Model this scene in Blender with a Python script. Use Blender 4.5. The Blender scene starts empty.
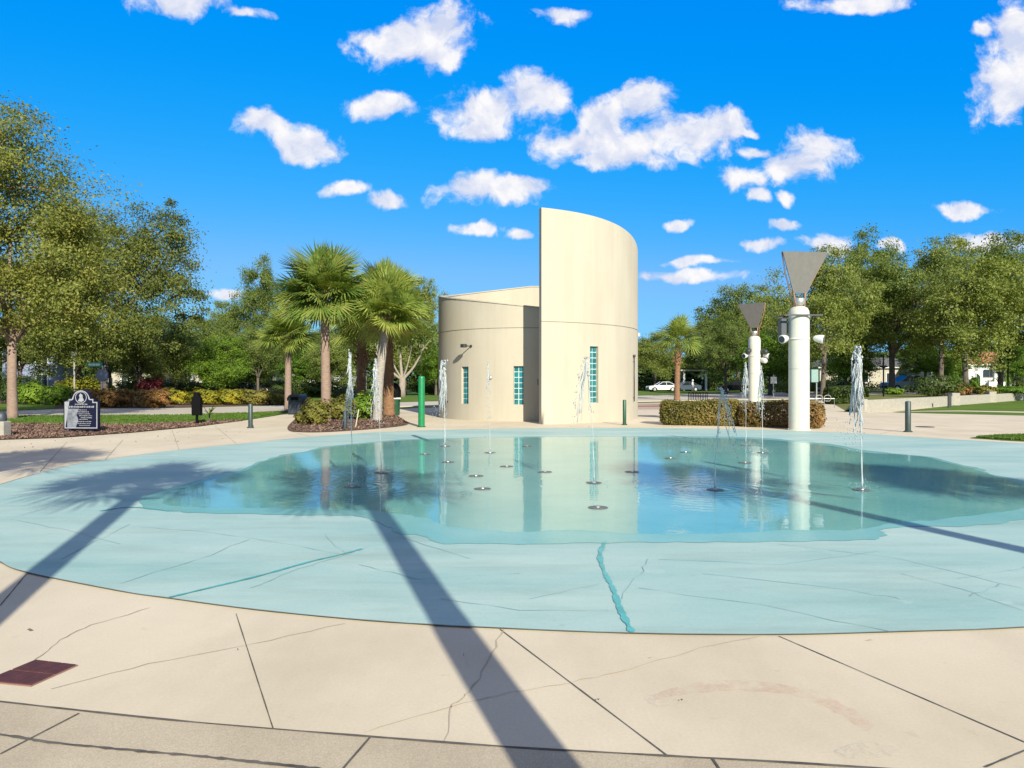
import bpy, math, random
import numpy as np
from mathutils import Vector, Matrix
C = bpy.context.scene
COL = C.collection
R = math.radians
PI = math.pi
random.seed(7)

# ------------------------------------------------------------------ camera, sky, sun, exposure
F, V0, H = 740.0, 381.0, 1.6
cd = bpy.data.cameras.new('camera'); cam = bpy.data.objects.new('camera', cd); COL.objects.link(cam)
cam.location = (0, 0, H); cam.rotation_euler = (R(90), 0, 0)
cd.sensor_width = 36; cd.lens = F / 1024 * 36; cd.shift_y = -3 / 1024
cd.clip_start = 0.05; cd.clip_end = 3000
C.camera = cam

SUN_EL, SUN_AZ = 27.0, 18.0          # azimuth: degrees to the right of straight behind the camera
sdir = Vector((math.sin(R(SUN_AZ)) * math.cos(R(SUN_EL)), -math.cos(R(SUN_AZ)) * math.cos(R(SUN_EL)), math.sin(R(SUN_EL))))
sl = bpy.data.lights.new('sun', 'SUN'); so = bpy.data.objects.new('sun', sl); COL.objects.link(so)
so.rotation_euler = sdir.to_track_quat('Z', 'Y').to_euler()
sl.energy = 4.5; sl.angle = R(0.5); sl.color = (1.0, 0.95, 0.79)
C.view_settings.view_transform = 'Standard'; C.view_settings.look = 'None'
C.view_settings.gamma = 1; C.view_settings.exposure = 0.72
try: C.view_settings.use_curve_mapping = False
except Exception: pass
C.render.engine = 'CYCLES'
C.cycles.max_bounces = 6; C.cycles.transparent_max_bounces = 16
C.cycles.caustics_reflective = False; C.cycles.caustics_refractive = False

W = bpy.data.worlds.new('World'); C.world = W; W.use_nodes = True
nt = W.node_tree; nt.nodes.clear()
def N(nt, t, **k):
    n = nt.nodes.new(t)
    for a, b in k.items(): setattr(n, a, b)
    return n
def M_(nt, op, a, b=None, c=None, clamp=False):
    n = N(nt, 'ShaderNodeMath', operation=op, use_clamp=clamp)
    for i, s in enumerate((a, b, c)):
        if s is None: continue
        if isinstance(s, (int, float)): n.inputs[i].default_value = s
        else: nt.links.new(s, n.inputs[i])
    return n.outputs[0]
def mix(nt, f, a, b, mode='MIX'):
    n = N(nt, 'ShaderNodeMix', data_type='RGBA', blend_type=mode)
    for i, s in ((0, f), (6, a), (7, b)):
        if isinstance(s, (int, float)): n.inputs[i].default_value = s
        elif isinstance(s, tuple): n.inputs[i].default_value = s if len(s) == 4 else s + (1,)
        else: nt.links.new(s, n.inputs[i])
    return n.outputs[2]
def ramp(nt, fac, stops):
    n = N(nt, 'ShaderNodeValToRGB'); e = n.color_ramp.elements
    while len(e) < len(stops): e.new(0.5)
    for el, (p, c) in zip(e, stops):
        el.position = p; el.color = c if len(c) == 4 else c + (1,)
    nt.links.new(fac, n.inputs[0]); return n.outputs[0]

sky = N(nt, 'ShaderNodeTexSky', sky_type='NISHITA', sun_disc=False)
sky.sun_elevation = R(SUN_EL); sky.sun_rotation = R(180 - SUN_AZ)
sky.air_density = 1.0; sky.dust_density = 0.3; sky.ozone_density = 2.0
SKY_STR = 0.082
KD = 1 / (SKY_STR * 2 ** C.view_settings.exposure)
sc_ = N(nt, 'ShaderNodeSeparateColor'); nt.links.new(sky.outputs[0], sc_.inputs[0]); cc_ = N(nt, 'ShaderNodeCombineColor')
gch = M_(nt, 'MINIMUM', M_(nt, 'MULTIPLY', M_(nt, 'POWER', sc_.outputs[1], 0.61), 0.172 * KD), 0.66 * KD); nt.links.new(gch, cc_.inputs[1])
rch = M_(nt, 'MULTIPLY', M_(nt, 'POWER', M_(nt, 'MAXIMUM', M_(nt, 'SUBTRACT', sc_.outputs[0], 1.4), 0.0), 2.0), 0.026 * KD)
nt.links.new(M_(nt, 'SMOOTH_MIN', rch, M_(nt, 'MULTIPLY', gch, 0.36), 0.08 * KD), cc_.inputs[0])
nt.links.new(M_(nt, 'MINIMUM', M_(nt, 'MULTIPLY', M_(nt, 'POWER', sc_.outputs[2], 0.12), 0.80 * KD), 1.02 * KD), cc_.inputs[2])
skyc = cc_.outputs[0]
tc = N(nt, 'ShaderNodeTexCoord'); sx = N(nt, 'ShaderNodeSeparateXYZ'); nt.links.new(tc.outputs['Generated'], sx.inputs[0])
ay = M_(nt, 'MAXIMUM', M_(nt, 'ABSOLUTE', sx.outputs[1]), 0.08)
cx = N(nt, 'ShaderNodeCombineXYZ')
nt.links.new(M_(nt, 'DIVIDE', sx.outputs[0], ay), cx.inputs[0]); nt.links.new(M_(nt, 'DIVIDE', sx.outputs[2], ay), cx.inputs[1])
def vm(op, a, b):
    n = N(nt, 'ShaderNodeVectorMath', operation=op)
    for i, s in enumerate((a, b)):
        if s is None: continue
        if isinstance(s, tuple): n.inputs[i].default_value = s
        else: nt.links.new(s, n.inputs[i])
    return n
def noise(nt, vec, scale, detail=6, rough=0.6, dim='3D'):
    n = N(nt, 'ShaderNodeTexNoise', noise_dimensions=dim)
    n.inputs['Scale'].default_value = scale; n.inputs['Detail'].default_value = detail; n.inputs['Roughness'].default_value = rough
    if vec is not None: nt.links.new(vec, n.inputs['Vector'])
    return n
wn = noise(nt, cx.outputs[0], 9, 4, 0.55)
warp = vm('MULTIPLY', vm('SUBTRACT', wn.outputs[1], (0.5, 0.5, 0.5)).outputs[0], (0.075, 0.05, 0)).outputs[0]
pw = vm('ADD', cx.outputs[0], warp).outputs[0]
CLOUDS = [(405, 40, 42, 24), (435, 30, 36, 26), (440, 52, 30, 16), (370, 36, 16, 10), (180, 3, 44, 13), (240, 12, 22, 6), (566, 13, 30, 9),
          (380, 103, 36, 12), (265, 128, 28, 14), (305, 145, 34, 17), (478, 108, 42, 20), (475, 124, 32, 12), (540, 98, 36, 20), (484, 192, 52, 17),
          (515, 185, 30, 10), (385, 199, 24, 9), (344, 188, 20, 7), (478, 228, 24, 6), (524, 235, 12, 5),
          (575, 140, 40, 18), (605, 122, 34, 24), (640, 98, 26, 18), (630, 145, 50, 20), (690, 132, 48, 24), (720, 124, 30, 18), (600, 158, 30, 10),
          (748, 130, 12, 6), (745, 182, 24, 13), (790, 168, 34, 20), (822, 148, 28, 18), (755, 155, 16, 8), (760, 200, 12, 8), (787, 201, 9, 7),
          (690, 276, 54, 7), (680, 222, 14, 6), (760, 245, 32, 6), (785, 228, 18, 6), (828, 245, 30, 10), (1004, 85, 40, 34), (1016, 45, 30, 40), (985, 30, 14, 8),
          (968, 206, 32, 8), (230, 292, 22, 6), (858, 2, 46, 9), (990, 242, 36, 10), (890, 242, 10, 8), (700, 262, 30, 5)]
dmin = None
for (u, v, ru, rv) in CLOUDS:
    d = vm('SUBTRACT', pw, ((u - 512) / F, (V0 - v) / F, 0)).outputs[0]
    d = vm('MULTIPLY', d, (F / ru, F / rv, 0)).outputs[0]
    L = vm('LENGTH', d, None).outputs[1]
    dmin = L if dmin is None else M_(nt, 'SMOOTH_MIN', dmin, L, 0.35)
fb = noise(nt, pw, 19, 9, 0.62)
fb2 = noise(nt, vm('ADD', pw, (0.008, 0.026, 0)).outputs[0], 19, 5, 0.55)
body = M_(nt, 'ADD', M_(nt, 'SUBTRACT', 1.14, dmin), M_(nt, 'MULTIPLY', M_(nt, 'SUBTRACT', fb.outputs[0], 0.5), 2.7))
mr = N(nt, 'ShaderNodeMapRange', interpolation_type='SMOOTHSTEP')
nt.links.new(body, mr.inputs[0]); mr.inputs[1].default_value = -0.08; mr.inputs[2].default_value = 0.62
upm = M_(nt, 'GREATER_THAN', sx.outputs[2], 0.0)
cmask = M_(nt, 'MULTIPLY', M_(nt, 'MULTIPLY', mr.outputs[0], upm), 0.95)
lit = M_(nt, 'ADD', M_(nt, 'MULTIPLY', M_(nt, 'SUBTRACT', fb.outputs[0], fb2.outputs[0]), 3.4), 0.47, clamp=True)
ccol = mix(nt, lit, (4.9, 5.3, 6.6), (7.6, 7.4, 7.3))
# added unseen cloud deck high overhead and behind the viewpoint to whiten ambient light
dk = noise(nt, tc.outputs['Generated'], 3.2, 7, 0.6)
cov = N(nt, 'ShaderNodeMapRange', interpolation_type='SMOOTHSTEP'); nt.links.new(dk.outputs[0], cov.inputs[0]); cov.inputs[1].default_value = 0.36; cov.inputs[2].default_value = 0.52
hi = N(nt, 'ShaderNodeMapRange', interpolation_type='SMOOTHSTEP'); nt.links.new(M_(nt, 'ADD', sx.outputs[2], M_(nt, 'MULTIPLY', M_(nt, 'MAXIMUM', M_(nt, 'MULTIPLY', sx.outputs[1], -1.0), -0.2), 0.35)), hi.inputs[0]); hi.inputs[1].default_value = 0.46; hi.inputs[2].default_value = 0.62
fill_deck = M_(nt, 'MULTIPLY', M_(nt, 'MULTIPLY', cov.outputs[0], hi.outputs[0]), 0.97)
dcol = mix(nt, dk.outputs[0], (0.29 * KD, 0.255 * KD, 0.21 * KD), (0.60 * KD, 0.54 * KD, 0.47 * KD))
bg = N(nt, 'ShaderNodeBackground'); bg.inputs[1].default_value = SKY_STR
nt.links.new(mix(nt, fill_deck, mix(nt, cmask, skyc, ccol), dcol), bg.inputs[0])
wo = N(nt, 'ShaderNodeOutputWorld'); nt.links.new(bg.outputs[0], wo.inputs[0])

# ------------------------------------------------------------------ helpers
def G(u, v, h=0.0):
    y = F * (H - h) / (v - V0); return Vector(((u - 512) / F * y, y, h))
def at(u, y, h=0.0): return Vector(((u - 512) / F * y, y, h))
def dist(v, h=0.0): return F * (H - h) / (v - V0)

class MB:
    def __init__(s): s.v = []; s.f = []
    def poly(s, pts):
        n = len(s.v); s.v += [tuple(p) for p in pts]; s.f.append(tuple(range(n, n + len(pts)))); return s
    def box(s, x0, x1, y0, y1, z0, z1, b=0.0, rot=0.0, c=(0, 0, 0)):
        n = len(s.v); pts = []
        if b <= 0:
            for z in (z0, z1): pts += [(x0, y0, z), (x1, y0, z), (x1, y1, z), (x0, y1, z)]
            fs = [(0, 3, 2, 1), (4, 5, 6, 7), (0, 1, 5, 4), (1, 2, 6, 5), (2, 3, 7, 6), (3, 0, 4, 7)]
        else:
            def ring(i, z): return [(x0 + b, y0 + i, z), (x1 - b, y0 + i, z), (x1 - i, y0 + b, z), (x1 - i, y1 - b, z), (x1 - b, y1 - i, z), (x0 + b, y1 - i, z), (x0 + i, y1 - b, z), (x0 + i, y0 + b, z)]
            pts = ring(b, z0) + ring(0, z0 + b) + ring(0, z1 - b) + ring(b, z1); fs = [tuple(range(7, -1, -1)), tuple(range(24, 32))]
            for k in range(3):
                for i in range(8): fs.append((k * 8 + i, k * 8 + (i + 1) % 8, k * 8 + 8 + (i + 1) % 8, k * 8 + 8 + i))
        ca, sa = math.cos(rot), math.sin(rot)
        s.v += [(p[0] * ca - p[1] * sa + c[0], p[0] * sa + p[1] * ca + c[1], p[2] + c[2]) for p in pts]
        s.f += [tuple(i + n for i in f) for f in fs]; return s
    def tube(s, path, rad, n=8, cap=True):
        path = [Vector(p) for p in path]; m = len(path)
        if not hasattr(rad, '__len__'): rad = [rad] * m
        base = len(s.v); up = Vector((0.31, 0.17, 0.93)).normalized(); prev = None
        for i, p in enumerate(path):
            t = (path[min(i + 1, m - 1)] - path[max(i - 1, 0)])
            t = t.normalized() if t.length > 1e-9 else Vector((0, 0, 1))
            if prev is None:
                a = t.cross(up if abs(t.dot(up)) < 0.95 else Vector((1, 0, 0))).normalized()
            else:
                a = prev - t * prev.dot(t); a = a.normalized() if a.length > 1e-6 else t.orthogonal().normalized()
            prev = a; b = t.cross(a)
            for k in range(n):
                q = p + (a * math.cos(2 * PI * k / n) + b * math.sin(2 * PI * k / n)) * rad[i]; s.v.append(tuple(q))
        for i in range(m - 1):
            for k in range(n):
                s.f.append((base + i * n + k, base + i * n + (k + 1) % n, base + (i + 1) * n + (k + 1) % n, base + (i + 1) * n + k))
        if cap:
            s.f.append(tuple(base + k for k in range(n - 1, -1, -1))); s.f.append(tuple(base + (m - 1) * n + k for k in range(n)))
        return s
    def lathe(s, prof, n=20, c=(0, 0, 0), axis='z'):
        base = len(s.v)
        for (r, z) in prof:
            for k in range(n):
                a = 2 * PI * k / n; p = (r * math.cos(a), r * math.sin(a), z)
                if axis == 'y': p = (p[0], p[2], p[1])
                if axis == 'x': p = (p[2], p[0], p[1])
                s.v.append((p[0] + c[0], p[1] + c[1], p[2] + c[2]))
        for i in range(len(prof) - 1):
            for k in range(n):
                s.f.append((base + i * n + k, base + i * n + (k + 1) % n, base + (i + 1) * n + (k + 1) % n, base + (i + 1) * n + k))
        s.f.append(tuple(base + k for k in range(n - 1, -1, -1))); s.f.append(tuple(base + (len(prof) - 1) * n + k for k in range(n)))
        return s
    def prism(s, prof, y0, y1, plane='xz'):
        """closed profile extruded; xz profile along y, or xy profile along z"""
        n = len(s.v); m = len(prof)
        for d in (y0, y1):
            for (a, b) in prof: s.v.append((a, d, b) if plane == 'xz' else ((d, a, b) if plane == 'yz' else (a, b, d)))
        for k in range(m): s.f.append((n + k, n + (k + 1) % m, n + m + (k + 1) % m, n + m + k))
        s.f.append(tuple(n + k for k in range(m - 1, -1, -1))); s.f.append(tuple(n + m + k for k in range(m))); return s
    def ico(s, c, r, sc=(1, 1, 1)):
        n = len(s.v)
        for p in ((1, 0, 0), (-1, 0, 0), (0, 1, 0), (0, -1, 0), (0, 0, 1), (0, 0, -1)):
            s.v.append((c[0] + p[0] * r * sc[0], c[1] + p[1] * r * sc[1], c[2] + p[2] * r * sc[2]))
        for f in ((0, 2, 4), (2, 1, 4), (1, 3, 4), (3, 0, 4), (2, 0, 5), (1, 2, 5), (3, 1, 5), (0, 3, 5)): s.f.append(tuple(i + n for i in f))
        return s
    def build(s, name, mat, parent=None, smooth=False, loc=None, weld=False):
        me = bpy.data.meshes.new(name); me.from_pydata(s.v, [], s.f); me.validate(); me.update()
        import bmesh
        bm = bmesh.new(); bm.from_mesh(me)
        if weld: bmesh.ops.remove_doubles(bm, verts=bm.verts, dist=0.0008)
        bmesh.ops.recalc_face_normals(bm, faces=bm.faces); bm.to_mesh(me); bm.free()
        if smooth:
            me.polygons.foreach_set('use_smooth', [True] * len(me.polygons))
        return link(name, me, mat, parent, loc)
def link(name, me, mat, parent=None, loc=None):
    if mat is not None: me.materials.append(mat)
    o = bpy.data.objects.new(name, me); COL.objects.link(o)
    if parent is not None: o.parent = parent
    if loc is not None: o.location = loc
    return o
def autosmooth(o, ang=40):
    try:
        me = o.data; me.polygons.foreach_set('use_smooth', [True] * len(me.polygons)); me.set_sharp_from_angle(angle=R(ang))
    except Exception: pass
    return o
def tag(o, label, cat, group=None, kind=None):
    if label: o['label'] = label
    if cat: o['category'] = cat
    if group: o['group'] = group
    if kind: o['kind'] = kind
    return o
def thing(name, label, cat, loc=(0, 0, 0), rz=0.0, group=None):
    o = bpy.data.objects.new(name, None); COL.objects.link(o); o.empty_display_size = 0.2
    o.location = loc; o.rotation_euler = (0, 0, rz); return tag(o, label, cat, group)
def children(o): return list(o.children)
def dup(o, label=None, group=None, loc=None, rz=None, scale=None):
    c = o.copy(); COL.objects.link(c)
    if loc is not None: c.location = loc
    if rz is not None: c.rotation_euler = (0, 0, rz)
    if scale is not None: c.scale = (scale,) * 3 if not hasattr(scale, '__len__') else scale
    if label: c['label'] = label
    if group: c['group'] = group
    for ch in children(o):
        d = ch.copy(); COL.objects.link(d); d.parent = c
        for g in children(ch):
            e = g.copy(); COL.objects.link(e); e.parent = d
    return c
def struct(o): o['kind'] = 'structure'; return o
def sheet(name, pts, z, mat, thick=0.0):
    A = sum(pts[i - 1][0] * pts[i][1] - pts[i][0] * pts[i - 1][1] for i in range(len(pts)))
    pts = pts if A > 0 else list(reversed(pts))                     # counter-clockwise, so the sheet faces up
    me = bpy.data.meshes.new(name); me.from_pydata([(p[0], p[1], z) for p in pts], [], [tuple(range(len(pts)))]); me.update()
    return struct(link(name, me, mat))
def smooth_closed(pts, k=6):
    """Catmull-Rom through a closed outline"""
    out = []; n = len(pts); P = [Vector((p[0], p[1])) for p in pts]
    for i in range(n):
        a, b, c, d = P[i - 1], P[i], P[(i + 1) % n], P[(i + 2) % n]
        for j in range(k):
            t = j / k
            out.append(0.5 * ((2 * b) + (c - a) * t + (2 * a - 5 * b + 4 * c - d) * t * t + (3 * b - a - 3 * c + d) * t ** 3))
    return out
def smooth_open(pts, k=6):
    out = []; P = [Vector(p) for p in pts]; n = len(P)
    for i in range(n - 1):
        a, b, c, d = P[max(i - 1, 0)], P[i], P[i + 1], P[min(i + 2, n - 1)]
        for j in range(k):
            t = j / k
            out.append(0.5 * ((2 * b) + (c - a) * t + (2 * a - 5 * b + 4 * c - d) * t * t + (3 * b - a - 3 * c + d) * t ** 3))
    out.append(P[-1]); return out
def strip(mb, pts, w, z, taper=False, jit=0.0):
    """flat ribbon of width w along ground points"""
    P = [Vector((p[0], p[1])) for p in pts]; n = len(P); L = []
    for i, p in enumerate(P):
        t = (P[min(i + 1, n - 1)] - P[max(i - 1, 0)]).normalized(); q = Vector((-t.y, t.x))
        ww = w * (1 + jit * random.uniform(-1, 1)) * (0.5 if not taper else 0.5 * (1 - abs(2 * i / (n - 1) - 1) ** 3 * 0.8))
        L.append((p + q * ww, p - q * ww))
    for i in range(n - 1):
        mb.poly([(*L[i][0], z), (*L[i + 1][0], z), (*L[i + 1][1], z), (*L[i][1], z)])

# ------------------------------------------------------------------ materials
def new_mat(name):
    m = bpy.data.materials.new(name); m.use_nodes = True; t = m.node_tree; t.nodes.clear()
    b = N(t, 'ShaderNodeBsdfPrincipled'); o = N(t, 'ShaderNodeOutputMaterial'); t.links.new(b.outputs[0], o.inputs[0]); return m, t, b
def plain(name, col, rough=0.6, metal=0.0, var=0.12, scale=6.0, bump=0.0, spec=0.5):
    m, t, b = new_mat(name); tc = N(t, 'ShaderNodeTexCoord')
    n = noise(t, tc.outputs['Object'], scale, 6, 0.6)
    c = ramp(t, n.outputs[0], [(0.3, tuple(x * (1 - var) for x in col)), (0.7, tuple(min(1, x * (1 + var)) for x in col))])
    t.links.new(c, b.inputs['Base Color']); b.inputs['Roughness'].default_value = rough; b.inputs['Metallic'].default_value = metal
    b.inputs['Specular IOR Level'].default_value = spec
    if bump:
        bn = N(t, 'ShaderNodeBump'); bn.inputs['Strength'].default_value = bump; bn.inputs['Distance'].default_value = 0.02
        n2 = noise(t, tc.outputs['Object'], scale * 6, 5, 0.6); t.links.new(n2.outputs[0], bn.inputs['Height']); t.links.new(bn.outputs[0], b.inputs['Normal'])
    return m
def ground_mat(name, c1, c2, big=0.35, fine=40, rough=0.85, fvar=0.16, bump=0.25, spots=None, warp=None):
    """two-scale mottled ground: large stains from c1 to c2, fine grain on top"""
    m, t, b = new_mat(name); tc = N(t, 'ShaderNodeTexCoord'); P = tc.outputs['Object']
    if warp:
        mp = N(t, 'ShaderNodeMapping'); mp.inputs['Scale'].default_value = warp; t.links.new(P, mp.inputs[0]); P1 = mp.outputs[0]
    else: P1 = P
    a = noise(t, P1, big, 8, 0.62); c = ramp(t, a.outputs[0], [(0.33, c1), (0.68, c2)])
    f = noise(t, P, fine, 4, 0.7); fr = ramp(t, f.outputs[0], [(0.25, (1 - fvar,) * 3), (0.75, (1 + fvar,) * 3)])
    c = mix(t, 1.0, c, fr, 'MULTIPLY')
    if spots:
        s = noise(t, P, spots[0], 5, 0.7); sm = N(t, 'ShaderNodeMapRange'); t.links.new(s.outputs[0], sm.inputs[0])
        sm.inputs[1].default_value = spots[1]; sm.inputs[2].default_value = spots[1] + 0.1
        c = mix(t, M_(t, 'MULTIPLY', sm.outputs[0], spots[3]), c, spots[2])
    t.links.new(c, b.inputs['Base Color']); b.inputs['Roughness'].default_value = rough; b.inputs['Specular IOR Level'].default_value = 0.12
    if bump:
        bn = N(t, 'ShaderNodeBump'); bn.inputs['Strength'].default_value = bump; bn.inputs['Distance'].default_value = 0.004
        t.links.new(f.outputs[0], bn.inputs['Height']); t.links.new(bn.outputs[0], b.inputs['Normal'])
    return m
def leaf_mat(name, cols, trans=0.35, rough=0.45):
    m, t, b = new_mat(name); g = N(t, 'ShaderNodeNewGeometry'); tc = N(t, 'ShaderNodeTexCoord')
    n = noise(t, tc.outputs['Object'], 0.9, 3, 0.6)
    f = M_(t, 'ADD', M_(t, 'MULTIPLY', g.outputs['Random Per Island'], 0.45), M_(t, 'MULTIPLY', M_(t, 'SUBTRACT', n.outputs[0], 0.28), 1.2), clamp=True)
    k = len(cols); c = ramp(t, f, [(i / (k - 1), cols[i]) for i in range(k)])
    oi = N(t, 'ShaderNodeObjectInfo')
    hs = N(t, 'ShaderNodeHueSaturation'); hs.inputs['Saturation'].default_value = 1.0
    t.links.new(M_(t, 'ADD', M_(t, 'MULTIPLY', oi.outputs['Random'], 0.35), 0.82), hs.inputs['Value'])
    t.links.new(M_(t, 'ADD', M_(t, 'MULTIPLY', oi.outputs['Random'], -0.022), 0.511), hs.inputs['Hue']); t.links.new(c, hs.inputs['Color'])
    b.inputs['Roughness'].default_value = rough; b.inputs['Specular IOR Level'].default_value = 0.18; t.links.new(hs.outputs[0], b.inputs['Base Color'])
    tr = N(t, 'ShaderNodeBsdfTranslucent'); t.links.new(mix(t, 1.0, hs.outputs[0], (1.3, 1.25, 0.5), 'MULTIPLY'), tr.inputs[0])
    mx = N(t, 'ShaderNodeMixShader'); mx.inputs[0].default_value = trans
    t.links.new(b.outputs[0], mx.inputs[1]); t.links.new(tr.outputs[0], mx.inputs[2])
    t.links.new(mx.outputs[0], [x for x in t.nodes if x.type == 'OUTPUT_MATERIAL'][0].inputs[0]); return m
def bark_mat(name, c1, c2, sc=(6, 6, 1.2)):
    m, t, b = new_mat(name); tc = N(t, 'ShaderNodeTexCoord'); mp = N(t, 'ShaderNodeMapping'); mp.inputs['Scale'].default_value = sc
    t.links.new(tc.outputs['Object'], mp.inputs[0]); n = noise(t, mp.outputs[0], 2.2, 8, 0.7)
    t.links.new(ramp(t, n.outputs[0], [(0.3, c1), (0.7, c2)]), b.inputs['Base Color']); b.inputs['Roughness'].default_value = 0.9
    bn = N(t, 'ShaderNodeBump'); bn.inputs['Strength'].default_value = 0.6; bn.inputs['Distance'].default_value = 0.03
    t.links.new(n.outputs[0], bn.inputs['Height']); t.links.new(bn.outputs[0], b.inputs['Normal']); return m

CONCRETE = ground_mat('plaza_concrete', (0.54, 0.465, 0.355), (0.63, 0.55, 0.43), 0.5, 60, 0.85, 0.07, 0.2, spots=(1.3, 0.66, (0.38, 0.32, 0.24), 0.5))
AGGREGATE = ground_mat('aggregate_border', (0.41, 0.345, 0.26), (0.52, 0.445, 0.34), 0.9, 120, 0.9, 0.25, 0.5)
PADPAINT = ground_mat('pad_paint', (0.275, 0.438, 0.425), (0.42, 0.535, 0.505), 0.45, 50, 0.6, 0.06, 0.1, spots=(0.9, 0.62, (0.50, 0.575, 0.53), 0.75), warp=(0.6, 1.6, 1))
WETPAINT = ground_mat('wet_paint', (0.155, 0.40, 0.395), (0.24, 0.47, 0.46), 0.6, 30, 0.25, 0.06, 0.05)
LAWN = ground_mat('lawn_grass', (0.07, 0.13, 0.018), (0.13, 0.20, 0.03), 0.5, 30, 0.9, 0.35, 1.0)
ROUGHGRASS = ground_mat('dry_grass', (0.11, 0.13, 0.035), (0.20, 0.20, 0.07), 0.15, 8, 0.95, 0.3, 0.8)
MULCH = ground_mat('mulch', (0.085, 0.055, 0.042), (0.18, 0.115, 0.085), 2.5, 18, 0.95, 0.6, 1.0, spots=(9, 0.62, (0.32, 0.2, 0.13), 0.8))
ASPHALT = ground_mat('street_surface', (0.44, 0.39, 0.32), (0.52, 0.47, 0.40), 0.25, 30, 0.9, 0.1, 0.3)
BRICKRED = ground_mat('red_brick_band', (0.30, 0.14, 0.10), (0.38, 0.20, 0.15), 0.6, 20, 0.9, 0.2, 0.3)
PAVER = ground_mat('pink_pavers', (0.40, 0.30, 0.24), (0.46, 0.36, 0.29), 0.5, 12, 0.9, 0.2, 0.3)
JOINT = plain('joint_dark', (0.10, 0.09, 0.08), 0.9, var=0.5, scale=8)
EDGEJ = plain('edge_joint', (0.16, 0.15, 0.13), 0.9)
CRACK = plain('crack_line', (0.40, 0.345, 0.26), 0.9)
PADCRACK = plain('pad_crack', (0.25, 0.40, 0.40), 0.8)
TEALSTREAK = plain('teal_streak', (0.08, 0.37, 0.37), 0.4, var=0.25)
STUCCO = ground_mat('cream_stucco', (0.430, 0.388, 0.308), (0.466, 0.422, 0.342), 0.35, 70, 0.85, 0.03, 0.25, warp=(1, 1, 0.5))
def add_streaks(m, sc, lo, hi, amt):
    t = m.node_tree; b = [x for x in t.nodes if x.type == 'BSDF_PRINCIPLED'][0]; src = b.inputs['Base Color'].links[0].from_socket
    tc = N(t, 'ShaderNodeTexCoord'); mp = N(t, 'ShaderNodeMapping'); mp.inputs['Scale'].default_value = sc; t.links.new(tc.outputs['Object'], mp.inputs[0])
    n = noise(t, mp.outputs[0], 1.0, 6, 0.65); k = ramp(t, n.outputs[0], [(lo, (1 - amt, 1 - amt * 1.05, 1 - amt * 1.15)), (hi, (1.02, 1.02, 1.02))])
    t.links.new(mix(t, 1.0, src, k, 'MULTIPLY'), b.inputs['Base Color'])
add_streaks(STUCCO, (2.6, 2.6, 0.16), 0.30, 0.55, 0.045)
add_streaks(STUCCO, (0.5, 0.5, 0.35), 0.30, 0.60, 0.045)
add_streaks(CONCRETE, (0.9, 0.35, 1), 0.28, 0.55, 0.10)
add_streaks(CONCRETE, (7, 7, 7), 0.24, 0.36, 0.14)
add_streaks(AGGREGATE, (1.5, 0.6, 1), 0.28, 0.55, 0.14)
add_streaks(PADPAINT, (0.5, 2.6, 1), 0.30, 0.52, 0.12)
add_streaks(PADPAINT, (5, 9, 1), 0.26, 0.38, 0.13)
GROOVE = plain('stucco_groove', (0.33, 0.295, 0.235), 0.9)
MORTAR = plain('block_mortar', (0.48, 0.62, 0.60), 0.6)
GLASSBLOCK = plain('glass_block', (0.02, 0.15, 0.17), 0.08, var=0.5, scale=3.0)
WHITEPAINT = plain('white_paint', (0.56, 0.56, 0.48), 0.4, var=0.03)
WHITEGLOSS = plain('white_gloss', (0.62, 0.62, 0.6), 0.3, var=0.03)
PANELGREY = plain('grey_panel', (0.165, 0.158, 0.148), 0.5, var=0.06)
add_streaks(WHITEPAINT, (6, 6, 0.35), 0.30, 0.50, 0.09)
add_streaks(PANELGREY, (5, 5, 1.2), 0.35, 0.60, 0.04)
RUST = plain('rusty_pipe', (0.28, 0.16, 0.10), 0.6, var=0.3)
DARK = plain('dark_metal', (0.03, 0.035, 0.035), 0.45, var=0.2)
BLACK = plain('black_paint', (0.004, 0.004, 0.0045), 0.7, var=0.2, spec=0.1)
NAVY = plain('navy_paint', (0.007, 0.008, 0.028), 0.5, var=0.15, spec=0.2)
SIGNSILVER = plain('sign_silver', (0.30, 0.31, 0.33), 0.35, var=0.15)
BINBLUE = plain('bin_slate', (0.04, 0.05, 0.065), 0.5, var=0.15)
GREENPAINT = plain('green_paint', (0.010, 0.19, 0.062), 0.35, var=0.15)
DKGREEN = plain('dark_green_paint', (0.012, 0.07, 0.035), 0.4, var=0.2)
BOLLARD = plain('bollard_paint', (0.035, 0.055, 0.05), 0.45, var=0.25)
MAROON = plain('maroon_iron', (0.085, 0.026, 0.026), 0.65, var=0.25, scale=14, bump=0.3)
MAROONLINE = plain('maroon_line', (0.24, 0.13, 0.11), 0.8)
PALEPOST = plain('pale_concrete', (0.34, 0.315, 0.265), 0.85, var=0.15, bump=0.3)
STEEL = plain('galvanised', (0.5, 0.5, 0.48), 0.4, metal=0.7, var=0.1)
DULLSTEEL = plain('dull_steel', (0.30, 0.30, 0.28), 0.6, metal=0.2, var=0.15)
TYRE = plain('tyre', (0.015, 0.015, 0.015), 0.8)
CARWHITE = plain('car_white', (0.78, 0.78, 0.76), 0.15, var=0.01)
CARDARK = plain('car_slate', (0.06, 0.08, 0.11), 0.15, var=0.02)
CARBLACK = plain('car_black', (0.012, 0.012, 0.014), 0.15, var=0.02)
CARGREY = plain('car_grey', (0.22, 0.22, 0.23), 0.2, var=0.02)
CARGLASS = plain('car_glass', (0.015, 0.02, 0.025), 0.05, var=0.02)
LAMPGLASS = plain('lamp_lens', (0.7, 0.7, 0.68), 0.1, var=0.02)
HOUSEBLUE = plain('house_blue', (0.20, 0.24, 0.34), 0.8, var=0.06)
HOUSECREAM = plain('house_cream', (0.40, 0.37, 0.30), 0.85, var=0.06)
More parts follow.
